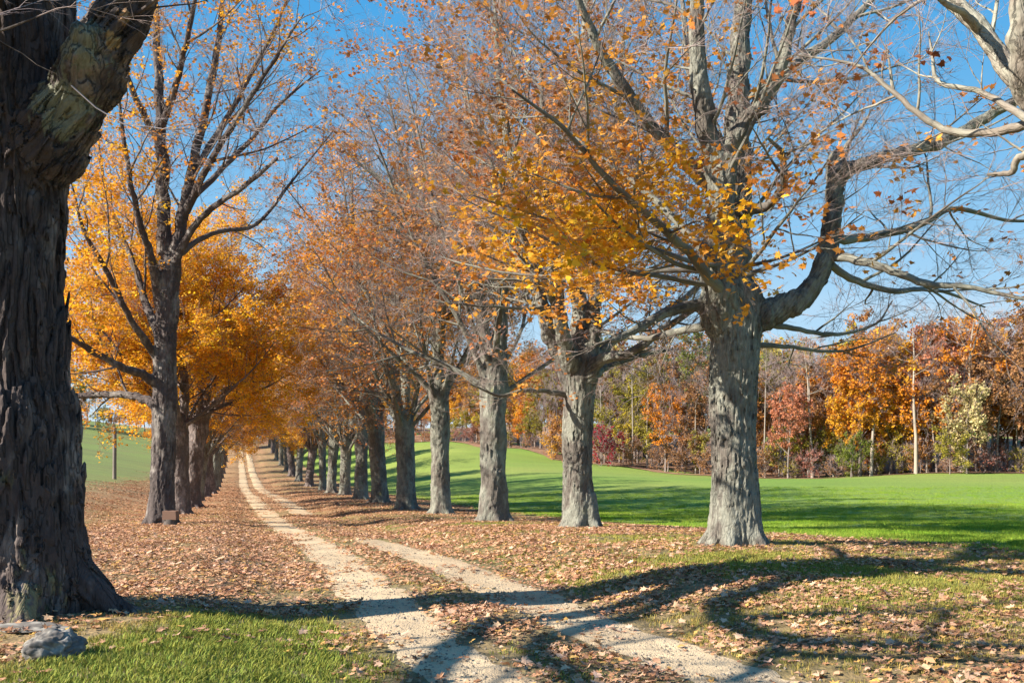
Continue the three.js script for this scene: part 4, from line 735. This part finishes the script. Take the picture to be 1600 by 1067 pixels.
for (const [u, d, s, k] of [[1345, 106, 1.0, 'orange'], [1392, 106, 1.0, 'gold'], [1452, 104, 1.05, 'orange'], [1540, 103, 1.1, 'orange'], [1480, 104, 1.05, 'rose'], [1232, 108, 0.7, 'rose'], [1040, 119, 0.75, 'orange']]) woodTree(rnd() < 0.5 ? 'tallA' : 'tallB', k, u, d, s * 0.9, EDGE, null, 'from the right along the wood edge');
{ const n = {}; edgeTrees.sort((a, b) => b.u - a.u); for (const e of edgeTrees) { n[e.key] = (n[e.key] ?? 0) + 1; e.g.userData.label = `${ordinal(n[e.key])} ${e.key}`; } }
const FAR = 'on the rise at the far end of the avenue', MEADOW = 'in the far line of trees across the left meadow';
for (let u = 250; u < 470; u += 17) woodTree(['tallB', 'bareA', 'tallA', 'tallC'][Math.floor(rnd() * 4)], ['brown', 'rust', 'plum', 'orange'][Math.floor(rnd() * 4)], u, rr(305, 335), rr(0.8, 1.1), FAR);
for (let u = -60; u < 262; u += 13) woodTree(['tallB', 'bareA', 'midA', 'tallA'][Math.floor(rnd() * 4)], ['brown', 'rust', 'olive', 'orange'][Math.floor(rnd() * 4)], u, rr(235, 262), rr(0.6, 0.9), MEADOW);
{ // leaf-covered floor of the wood
  const pos = [], col = [], uv = [], idx = [], N = 12; let row = 0;
  for (let u = 1900; u > 400; u -= 6) {
    for (let i = 0; i <= N; i++) {
      const d = spineAt(u) - 3.2 + 1.6 * noise(u * 0.035, 3, 1) + 0.8 * noise(u * 0.13, 8, 1) + Math.pow(i / N, 1.4) * 130 - 2.5 * smooth(960, 820, u), x = (u - 800) / FOCAL * d;
      pos.push(x, groundY(x, d) + 0.05 + i * 0.004, -d); uv.push(x, d);
      const n = 1 + 0.5 * fbm(x * 0.4, d * 0.4, 2, 3); col.push(0.30 * n, 0.165 * n, 0.095 * n);
      if (row && i) { const k = row * (N + 1) + i; idx.push(k - N - 2, k - 1, k - N - 1, k - N - 1, k - 1, k); }
    }
    row++;
  }
  tag(mesh('woodland_floor', geo(pos, idx, col, uv), groundMat, scene), 'brown leaf-covered floor of the wood beyond the field', 'ground', null, 'structure');
}

// ---------------------------------------------------------------- fallen leaves, grass, pebbles
srand(909);
const slopeQuat = (x, d, turn) => { const e = 0.15, n = V(groundY(x - e, d) - groundY(x + e, d), 2 * e, groundY(x, d + e) - groundY(x, d - e)).normalize(); _q.setFromUnitVectors(_up, n); return _q.multiply(new THREE.Quaternion().setFromAxisAngle(_up, turn)); };
function carpet(n, radius, size) {
  const pos = [], idx = [], col = [], m = new THREE.Matrix4();
  for (let i = 0; i < n; i++) {
    const a = rnd() * 6.3, r = Math.sqrt(rnd()) * radius; m.makeRotationFromEuler(_e.set(gauss() * 0.42, rnd() * 6.3, gauss() * 0.42)); m.setPosition(Math.cos(a) * r, 0.012 + rnd() * 0.03, Math.sin(a) * r);
    const k = rnd(), c = k < 0.47 ? [0.475, 0.262, 0.15] : k < 0.76 ? [0.335, 0.168, 0.088] : k < 0.9 ? [0.535, 0.345, 0.225] : k < 0.95 ? [0.52, 0.30, 0.085] : [0.25, 0.12, 0.06], t = rr(0.86, 1.14);
    addLeaf(pos, idx, col, m, size * (rnd() < 0.1 ? rr(1.2, 1.6) : rr(0.5, 1.15)), (rnd() < 0.6 ? 1 : -1) * rr(0.15, 0.85), c.map(x => x * t));
  }
  return geo(pos, idx, col);
}
const carpets = [0, 1, 2, 3, 4].map(() => carpet(28, 0.33, 0.054)), wide = [0, 1, 2].map(() => carpet(52, 0.75, 0.08));
const lists = carpets.map(() => []), tintL = carpets.map(() => []), wl = wide.map(() => []), tintW = wide.map(() => []);
const inView = (x, d, m = 1.5) => Math.abs(x) < d * 0.56 + m;
function scatter(d0, d1, perM2, w0, w1, f) {
  const span = w1 - w0, n = Math.round((d1 - d0) * span * perM2);
  for (let i = 0; i < n; i++) { const d = rr(d0, d1), w = rr(w0, w1), x = xOf(w, d); if (inView(x, d)) f(x, d, w); }
}
const dropLeaf = (x, d, w) => {
  if (rnd() > litter(w, d, x)) return; const k = Math.floor(rnd() * 5), b = rr(0.75, 1.2);
  pushMatrix(lists[k], V(x, groundY(x, d) + 0.004, -d), slopeQuat(x, d, rnd() * 6.3), rr(0.85, 1.15)); tintL[k].push(b, b * rr(0.94, 1.04), b * rr(0.9, 1.1));
};
scatter(5.5, 14, 17, -8, 14, dropLeaf); scatter(14, 26, 14, -14, 14, dropLeaf); scatter(26, 44, 7, -18, 13.5, dropLeaf);
scatter(44, 170, 1.3, -18, 13, (x, d, w) => { if (rnd() > litter(w, d, x) * smooth(170, 75, d)) return; const k = Math.floor(rnd() * 3), b = rr(0.8, 1.15); pushMatrix(wl[k], V(x, groundY(x, d) + 0.01, -d), slopeQuat(x, d, rnd() * 6.3), rr(0.9, 1.3)); tintW[k].push(b, b, b); });
const stray = (x, d, w) => { if (litter(w, d, x) > 0.35) return; const k = Math.floor(rnd() * 5); pushMatrix(lists[k], V(x, groundY(x, d) + 0.006, -d), slopeQuat(x, d, rnd() * 6.3), rr(0.9, 1.2), 1, rr(1.2, 1.8)); tintL[k].push(1, 1, 1); };
scatter(6, 30, 0.35, 0.6, 4.5, stray); scatter(5.8, 9.5, 0.8, -5, 1, stray);
const fallen = new THREE.Group(); fallen.name = 'fallen_leaves'; scene.add(fallen); tag(fallen, 'brown and tan fallen maple leaves strewn over the verges and lane', 'leaves', null, 'stuff');
lists.forEach((l, i) => instanced('leaf_litter', carpets[i], dryLeafMat, l, tintL[i], fallen)); wl.forEach((l, i) => instanced('leaf_litter', wide[i], dryLeafMat, l, tintW[i], fallen));

function tuft(n, h, spread, bend) {
  const pos = [], idx = [], col = [];
  for (let i = 0; i < n; i++) {
    const a = rnd() * 6.3, r = Math.sqrt(rnd()) * spread, x = Math.cos(a) * r, z = Math.sin(a) * r, t = rnd() * 6.3, H = h * rr(0.5, 1.25), bx = Math.cos(t) * H * bend * rr(0.3, 1.3), bz = Math.sin(t) * H * bend * rr(0.3, 1.3), w = rr(0.0018, 0.0032), c = Math.cos(t + 1.57) * w, s = Math.sin(t + 1.57) * w, b = pos.length / 3, g = rr(0.75, 1.3), y = rr(0.85, 1.25);
    pos.push(x - c, -0.01, z - s, x + c, -0.01, z + s, x + bx * 0.35 - c, H * 0.6, z + bz * 0.35 - s, x + bx * 0.35 + c, H * 0.6, z + bz * 0.35 + s, x + bx, H, z + bz);
    idx.push(b, b + 1, b + 2, b + 1, b + 3, b + 2, b + 2, b + 3, b + 4); for (let k = 0; k < 5; k++) col.push(g * y, g, g * 0.9);
  }
  return geo(pos, idx, col);
}
const tufts = [0, 1, 2].map(() => tuft(24, 0.036, 0.07, 1.0)), wideTufts = [0, 1].map(() => tuft(60, 0.06, 0.22, 0.7));
const gl = tufts.map(() => []), gt = tufts.map(() => []), gw = wideTufts.map(() => []), gwt = wideTufts.map(() => []);
const sod = (x, d, w) => {
  const l = litter(w, d, x), g = green(w, d, x), n = noise(x * 1.7, d * 1.7, 8); if (rnd() > (1.05 - l * 0.8) * clamp(0.35 + g + n * 0.5)) return;
  if (Math.abs(w - trackL(d)) < 0.5 || Math.abs(w - trackR(d)) < 0.5) return;
  if (Math.hypot(x + 4.75, d - 9.2) < 0.85) return;
  const k = Math.floor(rnd() * 3), c = lerp3([0.38, 0.295, 0.105], [0.205, 0.25, 0.048], clamp(g * 1.15 + rr(-0.25, 0.2))), s = rr(0.7, 1.4) * (0.75 + 0.5 * g);
  pushMatrix(gl[k], V(x, groundY(x, d), -d), slopeQuat(x, d, rnd() * 6.3), s, s * rr(0.7, 1.3), s); gt[k].push(...c);
};
scatter(5.5, 10.5, 190, -6.5, 1.2, sod); scatter(6, 14, 210, 4, 12.4, sod); scatter(6, 14, 40, 2.1, 3, sod); scatter(10.5, 20, 45, -6, 1, sod); scatter(14, 30, 50, 4, 12.6, sod); scatter(20, 40, 8, -14, 1, sod); scatter(30, 50, 8, 4, 13, sod);
const lawn = (x, d, w) => { if (w < fieldEdge(d) - 0.1 + 0.3 * noise(x * 2, d * 2, 1)) return; const k = Math.floor(rnd() * 2), n = clamp(0.4 + fbm(x * 0.2, d * 0.2, 3, 3) * 1.3), c = lerp3([0.16, 0.295, 0.022], [0.265, 0.345, 0.055], n), s = rr(0.8, 1.3); pushMatrix(gw[k], V(x, groundY(x, d), -d), slopeQuat(x, d, rnd() * 6.3), s); gwt[k].push(...c); };
scatter(13, 26, 22, 11.5, 30, lawn); scatter(26, 48, 8, 11.5, 44, lawn); scatter(48, 75, 3, 11.5, 60, lawn);
const sward = new THREE.Group(); sward.name = 'verge_grass'; scene.add(sward); tag(sward, 'short green and yellowed grass growing between the fallen leaves', 'grass', null, 'stuff');
gl.forEach((l, i) => instanced('grass_tuft', tufts[i], grassMat, l, gt[i], sward));
const lawnG = new THREE.Group(); lawnG.name = 'field_grass'; scene.add(lawnG); tag(lawnG, 'bright green grass of the open field', 'grass', null, 'stuff');
gw.forEach((l, i) => instanced('grass_tuft', wideTufts[i], grassMat, l, gwt[i], lawnG));

function stoneGeometry(seed0, detail, rough) {
  const g = new THREE.IcosahedronGeometry(1, detail), p = g.attributes.position, col = new Float32Array(p.count * 3);
  for (let i = 0; i < p.count; i++) {
    const x = p.getX(i), y = p.getY(i), z = p.getZ(i), r = 1 + rough * (fbm(x * 1.1 + seed0, y * 1.1, z * 1.1, 3) * 1.1 - 0.55 * Math.max(0, 0.12 - Math.abs(noise(x * 1.7, y * 1.7 + seed0, z * 1.7))) * 4 + 0.3 * fbm(x * 4, y * 4 + seed0, z * 4, 3));
    p.setXYZ(i, x * r, y * r, z * r);
    const k = smooth(-0.1, 0.25, fbm(x * 1.9, y * 1.9 + 5, z * 1.9 + seed0, 4)), c = lerp3([0.11, 0.1, 0.092], [0.25, 0.235, 0.21], k), s = 1 + 0.5 * noise(x * 9, y * 9, z * 9); col.set([c[0] * s, c[1] * s, c[2] * s], i * 3);
  }
  g.setAttribute('color', new THREE.BufferAttribute(col, 3)); g.deleteAttribute('uv'); g.computeVertexNormals();
  return g;
}
const stoneMat = new THREE.MeshStandardMaterial({ vertexColors: true, roughness: 0.95 });
{
  const pl = [], pc = [];
  for (let i = 0; i < 5000; i++) { const d = 5.5 + 14 * rnd() ** 1.5, left = rnd() < 0.5, w = (left ? trackL(d) : trackR(d)) + gauss() * 0.42, x = xOf(w, d), s = rr(0.004, 0.011) * (rnd() < 0.06 ? 2 : 1), b = rr(0.9, 2.0); _q.setFromEuler(_e.set(rnd() * 6, rnd() * 6, rnd() * 6)); pushMatrix(pl, V(x, groundY(x, d) + 0.008, -d), _q, s, s * 0.7, s * 1.2); pc.push(b, b * 0.92, b * 0.8); }
  tag(instanced('gravel_pebbles', stoneGeometry(3, 1, 0.4), stoneMat, pl, pc, scene), 'small pale pebbles loose on the gravel wheel tracks', 'gravel', null, 'stuff');
}
const smoothStone = (seed0, detail, rough) => { const g = stoneGeometry(seed0, detail, rough), p = g.attributes.position, n = g.attributes.normal, m = new Map(); for (let i = 0; i < p.count; i++) { const k = [p.getX(i), p.getY(i), p.getZ(i)].map(v => v.toFixed(4)).join(), e = m.get(k) ?? m.set(k, V()).get(k); e.add(V(n.getX(i), n.getY(i), n.getZ(i))); } for (let i = 0; i < p.count; i++) { const e = m.get([p.getX(i), p.getY(i), p.getZ(i)].map(v => v.toFixed(4)).join()).clone().normalize(); n.setXYZ(i, e.x, e.y, e.z); } return g; };
{
  const d = 7.3, x = (84 - 800) / FOCAL * d, r = mesh('boulder', smoothStone(12, 24, 0.38), stoneMat, scene);
  r.position.set(x, groundY(x, d) + 0.05, -d); r.scale.set(0.22, 0.17, 0.18); r.rotation.y = 0.5; tag(r, 'rough grey boulder in the grass before the massive left trunk', 'rock');
  const d2 = 8.25, x2 = (50 - 800) / FOCAL * d2, f = mesh('flat_stone', smoothStone(31, 16, 0.45), stoneMat, scene);
  f.position.set(x2, groundY(x2, d2) + 0.02, -d2); f.scale.set(0.34, 0.045, 0.16); f.rotation.y = -0.15; tag(f, 'flat grey stone slab lying behind the boulder by the roots', 'rock');
}
{ // weathered post in the meadow; brown marker block at the foot of the second left tree
  const d = 96, x = (178 - 800) / FOCAL * d, y = groundY(x, d), g = thing('wooden_post', x, y, -d, 'weathered grey wooden post standing in the left meadow', 'post');
  mesh('post_shaft', tubes([{ pts: [V(0, -0.3, 0), V(0.01, 1.5, 0), V(0.03, 3.4, 0), V(0.03, 5.2, 0)], rad: [0.2, 0.19, 0.18, 0.17], sides: 12 }], (px, py, pz, c) => { const n = 1 + 0.5 * noise(px * 20, py * 1.5, pz * 20); c[0] = 0.21 * n; c[1] = 0.175 * n; c[2] = 0.155 * n; }), branchMat, g);
  const d2 = 29.8, x2 = (266 - 800) / FOCAL * d2, m = thing('marker_block', x2, groundY(x2, d2), -d2, 'small brown box on a dark stump at the foot of the second left maple', 'marker');
  const lid = new THREE.BoxGeometry(0.42, 0.27, 0.3, 4, 3, 3), p = lid.attributes.position; for (let i = 0; i < p.count; i++) p.setXYZ(i, p.getX(i) + 0.012 * noise(p.getX(i) * 9, p.getY(i) * 9, p.getZ(i) * 9), p.getY(i) + 0.012 * noise(p.getX(i) * 9 + 4, p.getY(i) * 9, p.getZ(i) * 9), p.getZ(i)); lid.computeVertexNormals();
  const top = mesh('box', lid, new THREE.MeshStandardMaterial({ color: rgb(0.175, 0.1, 0.07), roughness: 0.8 }), m); top.position.y = 0.33;
  mesh('stump', tubes([{ pts: [V(0, -0.2, 0), V(0, 0.05, 0), V(0, 0.2, 0)], rad: [0.24, 0.2, 0.17], sides: 14 }], (px, py, pz, c) => { const n = 1 + 0.5 * noise(px * 20, py * 4, pz * 20); c[0] = 0.1 * n; c[1] = 0.085 * n; c[2] = 0.08 * n; }), branchMat, m);
}
renderer.render(scene, camera);
